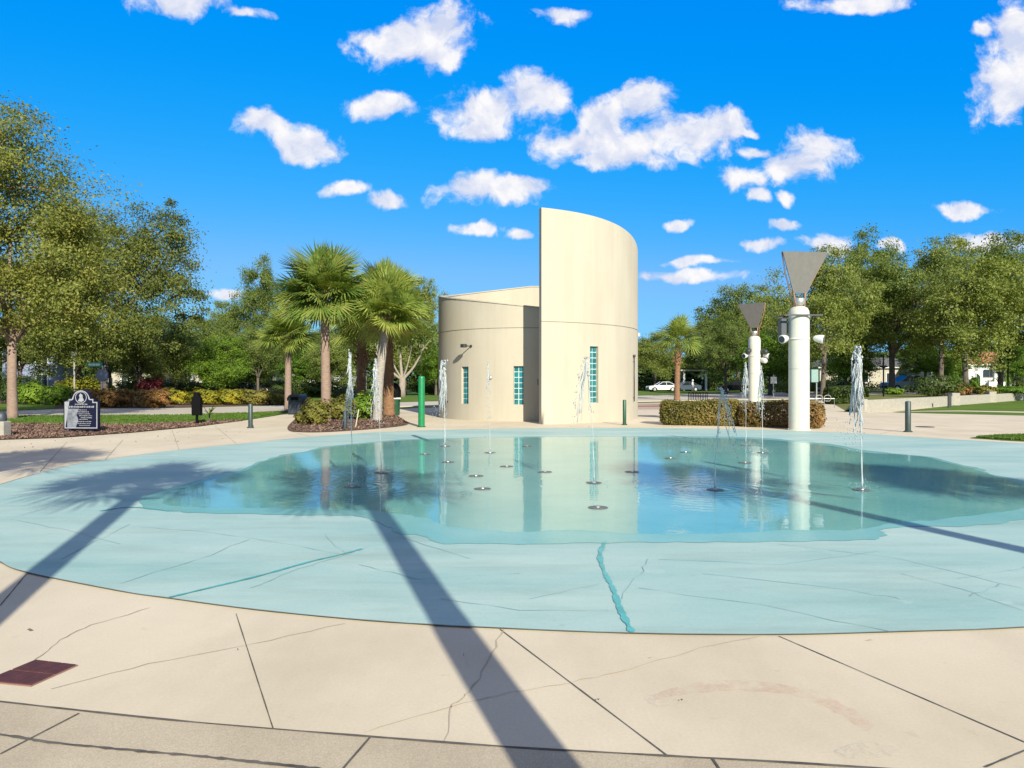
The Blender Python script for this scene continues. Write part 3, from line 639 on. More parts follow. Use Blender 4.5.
# ------------------------------------------------------------------ foliage generators
def leaf_mesh(name, centers, normals, size, seed=0, aspect=0.5, jitter=0.35):
    """one rhombic leaf per centre (numpy)"""
    rg = np.random.default_rng(seed); n = len(centers)
    nn = normals + rg.normal(0, jitter, (n, 3)); nn /= np.linalg.norm(nn, axis=1)[:, None] + 1e-9
    t = rg.normal(0, 1, (n, 3)); t -= nn * (t * nn).sum(1)[:, None]; t /= np.linalg.norm(t, axis=1)[:, None] + 1e-9
    b = np.cross(nn, t); s = size * rg.uniform(0.6, 1.35, n)[:, None]
    v = np.stack([centers - t * s, centers + b * s * aspect + nn * s * 0.12, centers + t * s, centers - b * s * aspect + nn * s * 0.12], 1).reshape(-1, 3)
    me = bpy.data.meshes.new(name); me.vertices.add(4 * n); me.vertices.foreach_set('co', v.astype(np.float32).ravel())
    me.loops.add(4 * n); me.loops.foreach_set('vertex_index', np.arange(4 * n, dtype=np.int32))
    me.polygons.add(n); me.polygons.foreach_set('loop_start', np.arange(0, 4 * n, 4, dtype=np.int32))
    try: me.polygons.foreach_set('loop_total', np.full(n, 4, dtype=np.int32))
    except Exception: pass
    me.update(); me.validate(); return me
def crown_points(rg, lobes, n_tips, per_tip, tip_r):
    """leaf points clustered on twigs near the surface of overlapping lobes [(cx,cy,cz,rx,ry,rz)]"""
    L = np.array(lobes); w = (L[:, 3] * L[:, 4] + L[:, 3] * L[:, 5]); w = w / w.sum()
    k = rg.choice(len(L), n_tips, p=w); d = rg.normal(0, 1, (n_tips, 3)); d /= np.linalg.norm(d, axis=1)[:, None]
    rr = rg.uniform(0.42, 1.22, n_tips)[:, None] ** 0.7
    tips = L[k, :3] + d * L[k, 3:] * rr
    far_ = rg.uniform(0, 1, n_tips) < 0.13; tips[far_] += d[far_] * L[k[far_], 3:] * rg.uniform(0.06, 0.22, far_.sum())[:, None]
    cnt = rg.integers(int(per_tip * 0.5), int(per_tip * 1.5), n_tips); idx = np.repeat(np.arange(n_tips), cnt)
    o = rg.normal(0, 1, (len(idx), 3)) * np.array([1, 1, 0.62]) * (tip_r * rg.uniform(0.50, 1.30, n_tips) * np.where(far_, 0.75, 1))[idx][:, None]
    pts = tips[idx] + o
    nrm = d[idx] * 0.75 + rg.normal(0, 0.55, pts.shape) + np.array([0, 0, 0.5])
    return tips, pts, nrm
def make_oak(name, lobes, n_tips, per_tip, tip_r, leaf, seed, trunk_h, trunk_r, mat, label=None, cat='tree', bark=None, nlimb=8):
    rg = np.random.default_rng(seed); random.seed(seed)
    root = thing(name, label, cat)
    tips, pts, nrm = crown_points(rg, lobes, n_tips, per_tip, tip_r)
    m = MB(); lean = Vector((random.uniform(-.25, .25), random.uniform(-.2, .2), 0))
    top = Vector((0, 0, trunk_h)) + lean
    m.tube([(0, 0, -0.05), (0.02, 0, 0.25), Vector((0, 0, trunk_h * 0.5)) + lean * 0.6, top], [trunk_r * 1.45, trunk_r * 1.05, trunk_r * 0.9, trunk_r * 0.85], 10)
    order = rg.permutation(n_tips); mains = []
    for i in order[:nlimb]:
        e = Vector(tips[i]); e = top.lerp(e, 0.75); mid = top.lerp(e, 0.45) + Vector((random.uniform(-.4, .4), random.uniform(-.4, .4), random.uniform(0.1, 0.7)))
        path = smooth_open([top - Vector((0, 0, 0.15)), mid, e], 4); n = len(path)
        m.tube(path, [trunk_r * (0.62 - 0.50 * k / (n - 1)) for k in range(n)], 7); mains.append(path)
    for i in order[nlimb:nlimb + 70]:
        e = Vector(tips[i]); bst = min((p for pa in mains for p in pa[3:]), key=lambda p: (p - e).length)
        mid = bst.lerp(e, 0.5) + Vector((random.uniform(-.25, .25), random.uniform(-.25, .25), random.uniform(0, .3)))
        m.tube([bst, mid, e], [trunk_r * 0.16, trunk_r * 0.1, trunk_r * 0.03], 5)
    m.build('trunk', bark or BARK, root, True)
    link('crown', leaf_mesh('crown', pts, nrm, leaf, seed), mat, root)
    return root

# ------------------------------------------------------------------ oaks
GREENS = 'trees beyond the plaza'
def lobes_oak(rg, w, h0, h1, n=9):
    """broad live-oak crown between heights h0 and h1, overall half-width w"""
    out = []; hc = (h0 + h1) / 2
    for i in range(n):
        a = 2 * PI * i / n + rg.uniform(-.3, .3); r = w * rg.uniform(0.42, 0.62); z = hc + (h1 - h0) * rg.uniform(-0.24, 0.18)
        out.append((r * math.cos(a), r * math.sin(a), z, w * rg.uniform(0.30, 0.46), w * rg.uniform(0.30, 0.46), (h1 - h0) * rg.uniform(0.18, 0.28)))
    for i in range(4):
        out.append((rg.uniform(-.3, .3) * w, rg.uniform(-.3, .3) * w, h1 - (h1 - h0) * rg.uniform(0.18, 0.35), w * rg.uniform(0.3, 0.45), w * rg.uniform(0.3, 0.45), (h1 - h0) * rg.uniform(0.16, 0.24)))
    return out
rg0 = np.random.default_rng(3)
# the big oaks at the side of the lawn
a = make_oak('oak_tree', [(0.0, 0, 8.2, 2.9, 2.8, 3.0), (-2.9, 0.4, 6.8, 2.6, 2.6, 2.8), (1.9, 0.0, 6.6, 2.2, 2.2, 2.1), (-0.2, 0, 11.2, 1.5, 1.6, 1.7), (-1.8, 0, 10.2, 1.9, 2, 2.0), (2.6, -0.4, 4.9, 1.6, 1.8, 1.6), (-0.6, -1.6, 5.2, 2.6, 2.2, 1.6), (1.5, 1.5, 9.0, 1.6, 1.6, 1.4)],
         340, 270, 0.50, 0.066, 11, 3.3, 0.2, OAKGOLD, 'large olive green oak with slim pinkish trunk rising behind the black monument sign', bark=BARKPINK)
a.location = G(12, 419.5)
a = make_oak('oak_tree', [(0, 0, 8.6, 3.6, 3.4, 3.4), (-3.2, 0, 9.4, 2.8, 3, 3.2), (3.3, 0, 9.2, 2.7, 2.6, 3.0), (4.6, -0.6, 6.4, 2.2, 2.4, 2.6), (1.2, 0.2, 11.3, 2.0, 2.2, 1.8), (-3.8, 0, 5.2, 2.6, 2.6, 2.0), (0.5, -1.5, 5.0, 3.4, 2.4, 1.9), (4.1, 0.2, 11.2, 1.3, 1.4, 1.9), (-2.2, 0, 12.0, 1.7, 1.8, 1.6)],
         370, 230, 0.56, 0.085, 12, 3.2, 0.26, OAKGOLD, 'broad olive oak with feathery top behind the russet bushes')
a.location = at(104, 54); a.scale = (1.07, 1.07, 1.09)
# prototypes for the tree rows, then copies
protos = []
for i, (w, h0, h1, mt) in enumerate([(5.2, 2.1, 11.0, OAKLEAF), (4.6, 1.7, 10.0, OAKLEAF), (5.6, 2.3, 11.5, OAKLEAF), (4.2, 1.5, 8.5, BRIGHTLEAF)]):
    protos.append(make_oak('oak_tree', lobes_oak(np.random.default_rng(40 + i), w, h0, h1), 225, 170, 0.47, 0.098, 60 + i, h0 + 1.3, 0.24, mt))
used = [False] * 4
BASEH = [11.0, 10.0, 11.5, 8.5]
def put_oak(k, u, y, top_v, label, h=0.0, rz=None, wx=1.0):
    """a copy whose crown top reaches image row top_v when standing at distance y"""
    top = H + (V0 - top_v) * y / F - h; s = top / BASEH[k]
    rz = random.uniform(0, 6.28) if rz is None else rz; sc = (s * wx, s * wx, s)
    if not used[k]:
        o = protos[k]; used[k] = True; o.location = at(u, y, h); o.rotation_euler = (0, 0, rz); o.scale = sc; o['label'] = label; o['group'] = GREENS; return o
    return dup(protos[k], label, GREENS, at(u, y, h), rz, sc)
random.seed(21)
OAKS = [ # back rows on the far side of the street, seen between the oaks and the building
 (1, 20, 62, 300, 'oak shading the blue grey house', 0, .9), (0, -70, 55, 250, 'oak at the outer edge of the row past the pinkish trunk', 0, 1),
 (1, 78, 78, 318, 'dark oak behind the pale lamp post', 0, 1.1), (0, 160, 84, 312, 'oak crown rising behind the black covered post', 0, 1.05), (1, 205, 76, 318, 'rounded oak behind the yellow flowering hedge', 0, 1.0),
 (2, 232, 92, 303, 'tall oak showing above the hedge beside a small low cloud', 0, .95), (3, 245, 70, 338, 'low bright green tree over the black parked car', 0, 1.2),
 (0, 266, 88, 264, 'tall thin oak with sparse top next to the palms', 0, .55), (3, 305, 74, 345, 'low bright tree seen under the tallest palm crown', 0, 1.2), (1, 345, 84, 316, 'oak mostly hidden by the palm group', 0, 1.1),
 (2, 420, 98, 280, 'dark oak against the cream drum with its top beside the wall', 0, .62), (1, 405, 88, 312, 'oak behind the pale bare limbed tree', 0, .9), (3, 436, 82, 340, 'low bright tree behind the tall green post', 0, .9),
 (1, 140, 60, 328, 'slim oak behind the reddest bush', 0, .8), (1, 176, 64, 322, 'slim oak over the first short run of yellow hedge', 0, .85), (3, 222, 61, 336, 'small bright oak behind the brightest yellow hedge', 0, 1), (1, 258, 64, 326, 'slim oak behind the olive yellow hedge', 0, .8), (1, 330, 66, 334, 'slim oak seen between the palm trunks', 0, .9), (1, 110, 66, 322, 'slim oak behind the grey octagonal sign', 0, .9),
 # right of the building
 (1, 655, 118, 332, 'oak beside the end of the tall wall above the parked cars', 0, 1.1), (2, 705, 122, 322, 'oak behind the small single palm', 0, .9), (1, 738, 128, 286, 'oak with airy top behind the farther light column', 0, .85),
 (0, 726, 92, 318, 'mid green oak between the small palm and the farther light column', 0, .9), (3, 770, 84, 330, 'low bright oak between the two light columns', 0, 1.1), (0, 778, 104, 292, 'oak rising behind the gap of the two light columns', 0, .9),
 (2, 822, 62, 250, 'tall oak standing directly behind the nearer light column', 0, .80), (0, 862, 76, 240, 'tall oak behind the jet with the thick white plume', TH, .78),
 (1, 892, 66, 262, 'broad oak whose dark trunk base stands past the low concrete wall', TH, .95), (2, 940, 78, 240, 'tall dark oak behind the dark low shrub', TH, .85),
 (0, 966, 58, 256, 'oak with thick straight trunk in the mulch bed before the tiled roof house', TH, 1.0), (2, 1000, 66, 236, 'tallest oak over the tiled roof house', TH, .8), (1, 1045, 60, 250, 'oak at the edge of the terrace past the white arch', TH, .95),
 (2, 1100, 70, 240, 'outermost oak beyond the terrace lawn', TH, .9), (3, 846, 70, 330, 'low oak behind the clipped green hedge', 0, .9), (3, 925, 90, 335, 'low bright tree between the two straight dark trunks', TH, 1), (3, 950, 108, 347, 'low tree screening one end of the tiled roof house', TH, .9), (3, 1018, 106, 343, 'low tree screening the far end of the tiled roof house', TH, 1.1)]
for (k, u, y, tv, lab, h, wx) in OAKS: put_oak(k, u, y, tv, lab, h, None, wx)
# far-off wood closing the gaps at the horizon
rg = np.random.default_rng(5); n = 70000
x = rg.uniform(-150, 190, n); hgt = 8.6 + 1.6 * np.sin(x * 0.13) + 1.2 * np.sin(x * 0.31 + 1); z = rg.uniform(0, 1, n) ** 0.8 * hgt; y = 150 + rg.uniform(-4, 4, n) * (1 - 0.5 * z / 7)
o = link('distant_woods', leaf_mesh('distant_woods', np.stack([x, y, z], 1), np.tile([0, -0.6, 0.6], (n, 1)) + rg.normal(0, .5, (n, 3)), 0.62, 9), DARKLEAF); o['kind'] = 'stuff'
tag(o, 'far off dark green wood closing the view behind the trees', 'woods')
# bare-limbed pale tree
random.seed(5)
bt = thing('bare_tree', 'pale bare limbed tree forking low between palms and the tall green post', 'tree', at(402, dist(397)))
m = MB(); m.tube([(0, 0, 0), (0, 0, 0.8), (0.05, 0, 1.9)], [0.42, 0.33, 0.3], 9)
for (dx, dy, dz, r) in [(-2.6, 0, 2.6, .17), (-0.3, .4, 4.2, .2), (2.2, .2, 3.2, .17), (1.1, -.6, 3.6, .12), (-1.4, -.5, 3.4, .12)]:
    b = Vector((dx, dy, 1.8 + dz)); m.tube(smooth_open([(0.03, 0, 1.7), (dx * .55, dy * .5, 1.8 + dz * .40), b], 4), [r * (1 - .65 * k / 8) for k in range(9)], 7)
    for j in range(4):
        e = b + Vector((random.uniform(-1, 1), random.uniform(-.8, .8), random.uniform(.5, 1.6))); q = Vector((dx * .55, dy * .5, 1.8 + dz * .4)).lerp(b, random.uniform(.3, 1)); m.tube([q, q.lerp(e, .5) + Vector((0, 0, .15)), e], [r * .4, r * .28, r * .1], 5)
m.build('trunk', BARKPALE, bt, True)
rg = np.random.default_rng(8); _, pts, nrm = crown_points(rg, [(0, 0, 6.6, 3.2, 2.4, 1.5), (2.4, 0, 5.6, 1.6, 1.5, 1.2), (-2, 0, 6.2, 1.6, 1.4, 1.2)], 70, 50, 0.5)
link('crown', leaf_mesh('crown', pts, nrm, 0.15, 4), OAKLEAF, bt)

# ------------------------------------------------------------------ palms
def make_palm(name, trunk_h, trunk_r, crown_r, seed, leafm, barkm, label, group, lean=(0, 0), nf=46, shag=False, nseg=28, low=-24):
    rd = random.Random(seed); root = thing(name, label, 'palm tree', group=group)
    top = Vector((lean[0], lean[1], trunk_h))
    path = smooth_open([Vector((0, 0, -0.05)), Vector((lean[0] * .25, lean[1] * .25, trunk_h * .4)), Vector((lean[0] * .7, lean[1] * .7, trunk_h * .75)), top], 8); n = len(path); rad = []
    for k in range(n):
        t = k / (n - 1); r = trunk_r * (1.12 - 0.16 * t + 0.22 * math.exp(-t * 18)) * (1 + rd.uniform(-.03, .03))
        if shag: r *= 1 + 0.14 * (k % 2)
        rad.append(r)
    m = MB(); m.tube(path, rad, 12); m.build('trunk', barkm, root, True)
    b = MB()                                       # old leaf bases below the crown
    for i in range(34 if not shag else 70):
        a = rd.uniform(0, 6.28); z = trunk_h - rd.uniform(0.0, 0.75 if not shag else 2.2); o = Vector((math.cos(a), math.sin(a), 0))
        c = top * (z / trunk_h) ; c.z = z
        e = c + o * (trunk_r + rd.uniform(.12, .30)) + Vector((0, 0, rd.uniform(.05, .32)))
        b.tube([c + o * trunk_r * .7, e], [0.055, 0.018], 5)
    b.build('boots', BOOT, root)
    m = MB(); hub = top + Vector((0, 0, 0.12))
    for f in range(nf):
        az = f * 2.39996 + rd.uniform(-.25, .25); t = (f + .5) / nf
        el = R(86 - (86 - low) * t ** 0.9 + rd.uniform(-16, 16))
        d = Vector((math.cos(az) * math.cos(el), math.sin(az) * math.cos(el), math.sin(el)))
        Lp = crown_r * rd.uniform(0.32, 0.58); sag = 0.07 * crown_r * math.cos(el)
        e = hub + d * Lp - Vector((0, 0, sag)); m.tube([hub + d * 0.05, hub + d * Lp * .55, e], [0.022, 0.016, 0.012], 4, cap=False)
        fd = (d - Vector((0, 0, 0.18 * math.cos(el)))).normalized()
        side = fd.cross(Vector((0, 0, 1))); side = side.normalized() if side.length > .05 else Vector((math.cos(az + 1.57), math.sin(az + 1.57), 0))
        nor = side.cross(fd).normalized(); tw = rd.uniform(-.9, .9); s2 = (side * math.cos(tw) + nor * math.sin(tw)); nor = s2.cross(fd).normalized(); side = s2
        Lf = crown_r * rd.uniform(0.46, 0.64)
        for s in range(nseg):
            ph = R(-118 + 236 * s / (nseg - 1)) + rd.uniform(-.04, .04)
            dd = (fd * math.cos(ph) + side * math.sin(ph)).normalized()
            L = Lf * (0.66 + 0.34 * math.cos(ph * .75)) * rd.uniform(.88, 1.08)
            w = 0.036 * crown_r / 1.9; q = nor.cross(dd).normalized()
            costa = e + fd * Lf * 0.26 * max(0, math.cos(ph))
            p0 = costa; p1 = costa + dd * L * .45 + nor * L * .06; p2 = costa + dd * L * .80 - Vector((0, 0, L * .05)) + nor * L * .02; p3 = costa + dd * L * 1.04 - Vector((0, 0, L * rd.uniform(.0, .16)))
            base = len(m.v)
            for (p, ww) in ((p0, w * .3), (p1, w), (p2, w * .62)): m.v += [tuple(p + q * ww), tuple(p - q * ww)]
            m.v.append(tuple(p3)); m.f += [(base, base + 1, base + 3, base + 2), (base + 2, base + 3, base + 5, base + 4), (base + 4, base + 5, base + 6)]
    me = bpy.data.meshes.new('crown'); me.from_pydata(m.v, [], m.f); me.update(); link('crown', me, leafm, root)
    return root
PG = 'palms in the mulched bed by the drum'
p = make_palm('palm_tree', 4.95, .172, 1.85, 1, PALMLEAF, BARKPINK, 'tallest palm with full round crown and smooth pinkish trunk', PG, (-.06, 0), 92); p.location = G(326, 421)
p = make_palm('palm_tree', 4.1, .172, 1.65, 2, PALMYELLOW, BARKPINK, 'palm with yellowish crown standing apart behind the slate litter bin', PG, (.02, 0), 70); p.location = at(288, 42)
p = make_palm('palm_tree', 4.2, .17, 1.75, 3, PALMYELLOW, BARKGREY, 'palm with leaning pale grey trunk nearest the tall green post', PG, (.35, .1), 84); p.location = G(377, 420.5)
p = make_palm('palm_tree', 4.6, .22, 1.75, 4, PALMLEAF, BARKORANGE, 'palm with shaggy orange brown trunk of old leaf bases', PG, (.05, 0), 70, True); p.location = G(361, 412)
p = make_palm('palm_tree', 5.15, .22, 1.85, 5, PALMLEAF, BARKORANGE, 'palm with brown trunk behind the leaning grey one', PG, (-.1, 0), 84, True); p.location = G(389, 415.5)
p = make_palm('palm_tree', 5.0, .2, 1.95, 6, PALMYELLOW, BARKORANGE, 'small single palm by the street in front of the white car', None, (.1, 0), 56, True, 18); p.location = G(677, 400)
# palms that stand out of frame beside and behind the camera and throw the long shadows over the pad
BG = 'palms standing behind the viewpoint'
for i, (sx_, sy_, hh) in enumerate([(-2.49, 11.4, 6.3), (-5.75, 11.75, 6.3), (-9.6, 15.0, 6.3), (3.2, 12.2, 6.3), (6.9, 11.9, 6.3)]):
    Ls = hh / math.tan(R(SUN_EL)); bx = sx_ + Ls * math.sin(R(SUN_AZ)); by = sy_ - Ls * math.cos(R(SUN_AZ))
    lab = ['tall palm whose shadow crosses the middle of the pavement', 'tall palm whose crown shadow falls on dry painted floor by the sign', 'tall palm whose crown shadow falls on the pavement past the pad', 'tall palm whose thin trunk shadow crosses the wet floor', 'tall palm whose crown shadow lies by the lawn corner'][i]
    if i == 0: pp = p = make_palm('palm_tree', 5.9, .125, 1.52, 15, PALMLEAF, BARKPINK, lab, BG, (.22, .1), 42, False, 20, -2)
    else: p = dup(pp, lab, BG, rz=i * 1.3)
    p.location = (bx - (0.12 if i == 0 else 0), by, 0)

# ------------------------------------------------------------------ shrubs and hedges
def shrub(name, label, cat, loc, dims, n, leaf, mat, seed, box=False, group=None, rz=0.0, stems=True):
    """bush: leaves through an uneven ellipsoid or clipped box standing on the ground"""
    rg = np.random.default_rng(seed); a, b, h = dims; root = thing(name, label, cat, loc, rz, group)
    d = rg.normal(0, 1, (n, 3)); d /= np.linalg.norm(d, axis=1)[:, None]; rr = rg.uniform(0.35, 1.0, n)[:, None] ** 0.45
    if box:
        p = rg.uniform(-1, 1, (n, 3)); ax = rg.integers(0, 3, n); sg = np.sign(rg.uniform(-1, 1, n)); k = rg.uniform(0, 1, n) < 0.8
        p[np.arange(n)[k], ax[k]] = sg[k] * rg.uniform(0.86, 1.03, k.sum()); nr = p.copy()
        e6 = (np.abs(p) ** np.array([9, 4, 5])).sum(1); p = p / np.maximum(1, e6)[:, None] ** .16; pts = p * np.array([a, b, h / 2]) + np.array([0, 0, h / 2])
        pts[:, 2] += 0.05 * np.sin(pts[:, 0] * 2.3 + seed) * (pts[:, 2] / h); pts += rg.normal(0, .025, pts.shape)
    else:
        f = 1 + 0.20 * np.sin(d[:, 0] * 5 + seed) * np.sin(d[:, 1] * 4 + 1) + 0.14 * np.sin(d[:, 2] * 7 + d[:, 0] * 6 + seed)
        pts = d * rr * f[:, None] * np.array([a, b, h / 2]) + np.array([0, 0, h * .5]); nr = d
    pts[:, 2] = np.abs(pts[:, 2]) + 0.02
    link('foliage', leaf_mesh('foliage', pts, nr * .6 + np.array([0, 0, .4]) + rg.normal(0, .35, pts.shape), leaf, seed), mat, root)
    m = MB(); rd = random.Random(seed)
    for i in range(5 if not box else max(5, int(a * 3))):
        x0 = rd.uniform(-.8, .8) * a * (0.02 if not box else 1); m.tube([(x0, rd.uniform(-.2, .2) * b, 0), (x0 + rd.uniform(-.5, .5) * a * .5, rd.uniform(-.5, .5) * b, h * .75)], [0.025, 0.01], 5)
    m.build('stems', BARK, root); return root
random.seed(3)
# clipped brown hedge: two runs in front of the light columns
A, B = G(664, 425.2), G(746, 426.5); c = (A + B) / 2 + Vector((0, 0.55, 0)); shrub('hedge', 'clipped brown green hedge between the small palm and the farther light column', 'hedge', c, ((B - A).length / 2, .55, .86), 17000, .047, HEDGELEAF, 31, True, None, math.atan2((B - A).y, (B - A).x))
A, B = G(745, 427.0), G(831.5, 429.4); c = (A + B) / 2 + Vector((0, 0.62, 0)); shrub('hedge', 'clipped hedge right behind the nearer thick light column', 'hedge', c, ((B - A).length / 2, .55, .84), 16000, .047, HEDGERED, 32, True, None, math.atan2((B - A).y, (B - A).x))
shrub('hedge', 'clipped dark green hedge behind the thickest plume jet', 'hedge', at(846, 51), (1.35, .8, 1.2), 3500, .09, DARKLEAF, 33, True)
shrub('hedge', 'long green hedge running behind the parked white car', 'hedge', at(655, 124), (9, .8, 2.0), 5000, .22, DARKLEAF, 34, True)
shrub('hedge', 'dark hedge in the shade beside the small pavilion', 'hedge', at(725, 126), (7, .8, 2.1), 4000, .22, DARKLEAF, 35, True)
yh = [(172, 'first short run of yellow flowering hedge beside the reddest bush', YELLOWLEAF, 1.4), (205, 'yellow flowering hedge behind the black covered post', YELLOWLEAF, 1.5), (231, 'brightest yellow flowering hedge mass', YELLOWLEAF, 1.3), (257, 'olive yellow hedge before the low bright tree', OLIVELEAF, 1.5), (281, 'olive hedge end touching the apart standing palm', OLIVELEAF, 1.1)]
for i, (u, lab, mt, w) in enumerate(yh): shrub('flowering_hedge', lab, 'hedge', at(u, 50), (w, .8, 1.05), 2400, .09, mt, 40 + i, False, 'yellow hedge plants across the street')
for i, (u, y, a, h, mt, lab) in enumerate([(92, 46, 1.1, 1.15, RUSSETLEAF, 'russet bush right behind the monument sign'), (116, 45, 1.2, 1.1, RUSSETLEAF, 'rounded russet bush just past the monument sign'), (152, 44, 1.15, 1.1, RUSSETLEAF, 'reddest bush of the row near the yellow hedge'),
        (58, 49, 1.2, 1.35, BRIGHTLEAF, 'bright green bush below the blue grey house'), (33, 50, 1.1, 1.5, BRIGHTLEAF, 'tall light green bush beside the pinkish trunk'), (72, 54, 1.1, 1.9, YELLOWLEAF, 'yellow green bush at the foot of the pale lamp post'),
        (90, 55, 1.5, 2.1, YELLOWLEAF, 'spreading yellow shrub under the green street sign'), (18, 52, 1.6, 2.1, DARKLEAF, 'dark tall bush behind the pinkish trunk'), (150, 60, 1.1, 1.9, PINKLEAF, 'pink flowering shrub in the shade of the trees')]):
    shrub('bush', lab, 'bush', at(u, y), (a, a * .8, h), 2400, .1, mt, 60 + i)
for i, (u, v, a, h, mt, lab) in enumerate([(316, 424.5, .55, .92, OLIVELEAF, 'yellow green shrub at the foot of the tallest palm near the bin'), (306, 424, .4, .45, OLIVELEAF, 'small shrub between slate litter bin and mulch edge'), (341, 420, .7, .95, OLIVELEAF, 'thin olive shrub between tallest palm and dark stub post'), (363, 419.5, .8, 1.05, BRIGHTLEAF, 'bright green shrub between the stub post and leaning palm'), (348, 409, 1.2, 1.3, DARKLEAF, 'dark low shrub behind the palm bed')]):
    shrub('bush', lab, 'bush', G(u, v), (a, a * .85, h), 1700, .075, mt, 80 + i)
for i, (u, y, a, h, mt, lab) in enumerate([(936, 51, 1.9, 1.55, DARKLEAF, 'dark spreading shrub on top of the low concrete wall'), (953, 96, 1.0, 2.0, BRIGHTLEAF, 'round clipped bright bush in front of the pale house wall'), (974.5, 97, .62, 1.7, BRIGHTLEAF, 'clipped bush inside the white arch'), (1004, 96, .9, 2.2, BRIGHTLEAF, 'narrow pale green bush past the white arch'), (1020, 98, 1.2, 1.8, DARKLEAF, 'blue green bush at the picture edge by the house'),
        (962, 56, .6, .9, RUSSETLEAF, 'reddish shrub at the foot of the straight thick trunk'), (985, 57, .8, .7, OLIVELEAF, 'low olive shrub in the mulch bed on the terrace'), (893, 60, .8, .5, BRIGHTLEAF, 'small light green plant at the dark trunk base'), (1014, 60, 2.2, .7, BRIGHTLEAF, 'low flat green plants at the end of the terrace')]):
    shrub('bush', lab, 'bush', at(u, y, TH), (a, a * .8, h), 2200, .095 if h < 3 else .16, mt, 90 + i)
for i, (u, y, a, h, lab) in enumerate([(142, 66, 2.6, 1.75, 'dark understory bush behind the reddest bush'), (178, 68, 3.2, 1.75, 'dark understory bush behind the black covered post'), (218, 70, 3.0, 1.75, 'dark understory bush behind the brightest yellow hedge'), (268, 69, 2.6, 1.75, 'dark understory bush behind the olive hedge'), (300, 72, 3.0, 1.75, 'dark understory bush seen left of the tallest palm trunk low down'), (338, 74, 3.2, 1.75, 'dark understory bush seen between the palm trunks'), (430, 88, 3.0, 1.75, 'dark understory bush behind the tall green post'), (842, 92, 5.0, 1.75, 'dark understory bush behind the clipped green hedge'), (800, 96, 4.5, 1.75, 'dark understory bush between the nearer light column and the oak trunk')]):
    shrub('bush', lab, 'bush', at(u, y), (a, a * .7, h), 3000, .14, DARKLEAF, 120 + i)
# palm sapling
sp = thing('palm_sapling', 'small palm sapling with spiky leaves beside the black covered post', 'plant', G(209, 423.5))
m = MB(); rd = random.Random(4)
m.tube([(0, 0, 0), (0.02, 0, .38)], .03, 6); m.build('stem', BARK, sp)
m = MB()
for i in range(16):
    a = rd.uniform(0, 6.28); e = R(rd.uniform(5, 70)); L = rd.uniform(.4, .62); d = Vector((math.cos(a) * math.cos(e), math.sin(a) * math.cos(e), math.sin(e))); q = d.cross(Vector((0, 0, 1))).normalized() * .035
    b = Vector((.02, 0, .34)); c1 = b + d * L * .6; c2 = b + d * L - Vector((0, 0, .1)); m.poly([b - q * .4, b + q * .4, c1 + q, c1 - q]); m.poly([c1 - q, c1 + q, c2])
m.build('leaves', PALMLEAF, sp)

def scatter(name, label, poly, n, size, mat, z, seed, up=0.0):
    """loose flat flakes (or upright blades) over a ground outline"""
    rg = np.random.default_rng(seed); P_ = np.array([(p[0], p[1]) for p in poly]); lo, hi_ = P_.min(0), P_.max(0)
    q = rg.uniform(lo, hi_, (n * 4, 2)); ins = np.zeros(len(q), bool); j = len(P_) - 1
    for i in range(len(P_)):
        c = ((P_[i, 1] > q[:, 1]) != (P_[j, 1] > q[:, 1])) & (q[:, 0] < (P_[j, 0] - P_[i, 0]) * (q[:, 1] - P_[i, 1]) / (P_[j, 1] - P_[i, 1] + 1e-12) + P_[i, 0]); ins ^= c; j = i
    q = q[ins][:n]; k = len(q); pts = np.stack([q[:, 0], q[:, 1], z + size * (np.full(k, up) if up else rg.uniform(.1, .8, k))], 1)
    nr = rg.normal(0, .45, (k, 3)) + np.array([0, 0, 1.0]) if not up else rg.normal(0, 1, (k, 3)) * np.array([1, 1, .25])
    o = link(name, leaf_mesh(name, pts, nr, size, seed, .45 if not up else .35), mat); tag(o, label, 'ground litter' if not up else 'grass', None, 'stuff'); return o
CHIP = leaf_mat('mulch_chip', [(.05, .033, .028), (.13, .083, .065), (.22, .15, .11), (.34, .26, .17)], 0.0, .9)
GRASSB = leaf_mat('grass_blade', [(.06, .12, .016), (.12, .20, .03), (.20, .27, .06)], .3)
scatter('mulch_chips', 'loose brown mulch chips and dry leaves in the bed by the monument sign', [G(-60, 443), G(0, 439.6), G(60, 437.6), G(130, 432.6), G(200, 426.1), G(243, 421), G(238, 420), G(180, 422.8), G(130, 423.5), G(60, 423.5), G(-60, 423)], 14000, .045, CHIP, .012, 1)
scatter('mulch_chips', 'loose brown mulch chips around the palm trunks', [G(289, 429.5), G(300, 432), G(330, 431.7), G(380, 428.2), G(407, 424.4), G(402, 419), G(391, 413.6), G(360, 409), G(328, 408), G(305, 413)], 7000, .045, CHIP, .014, 2)
scatter('grass_blades', 'short grass blades of the lawn behind the monument sign', [G(-60, 424), G(0, 424), G(130, 425), G(240, 420.3), G(289, 412), G(180, 415.6), G(-60, 417)], 26000, .05, GRASSB, .006, 3, .8)
scatter('grass_blades', 'short grass blades of the lawn corner beside the pad', [G(975, 438), G(996, 436.4), G(1024, 435.6), G(1100, 436), G(1100, 441), G(1024, 441.2), G(990, 439.3)], 9000, .04, GRASSB, .010, 4, .8)
scatter('fallen_leaves', 'few small dry leaves scattered over the pale pavement', [G(-40, 690), G(1060, 735), G(1060, 640), G(760, 640), G(500, 635), G(200, 612), G(-40, 575)], 9, .016, CHIP, .006, 6)
scatter('fallen_leaves', 'dry leaves and specks on the pavement by the mulch bed', [G(-40, 462), G(0, 455), G(120, 447), G(240, 438), G(245, 424), G(120, 435), G(-40, 442)], 60, .026, CHIP, .004, 7)
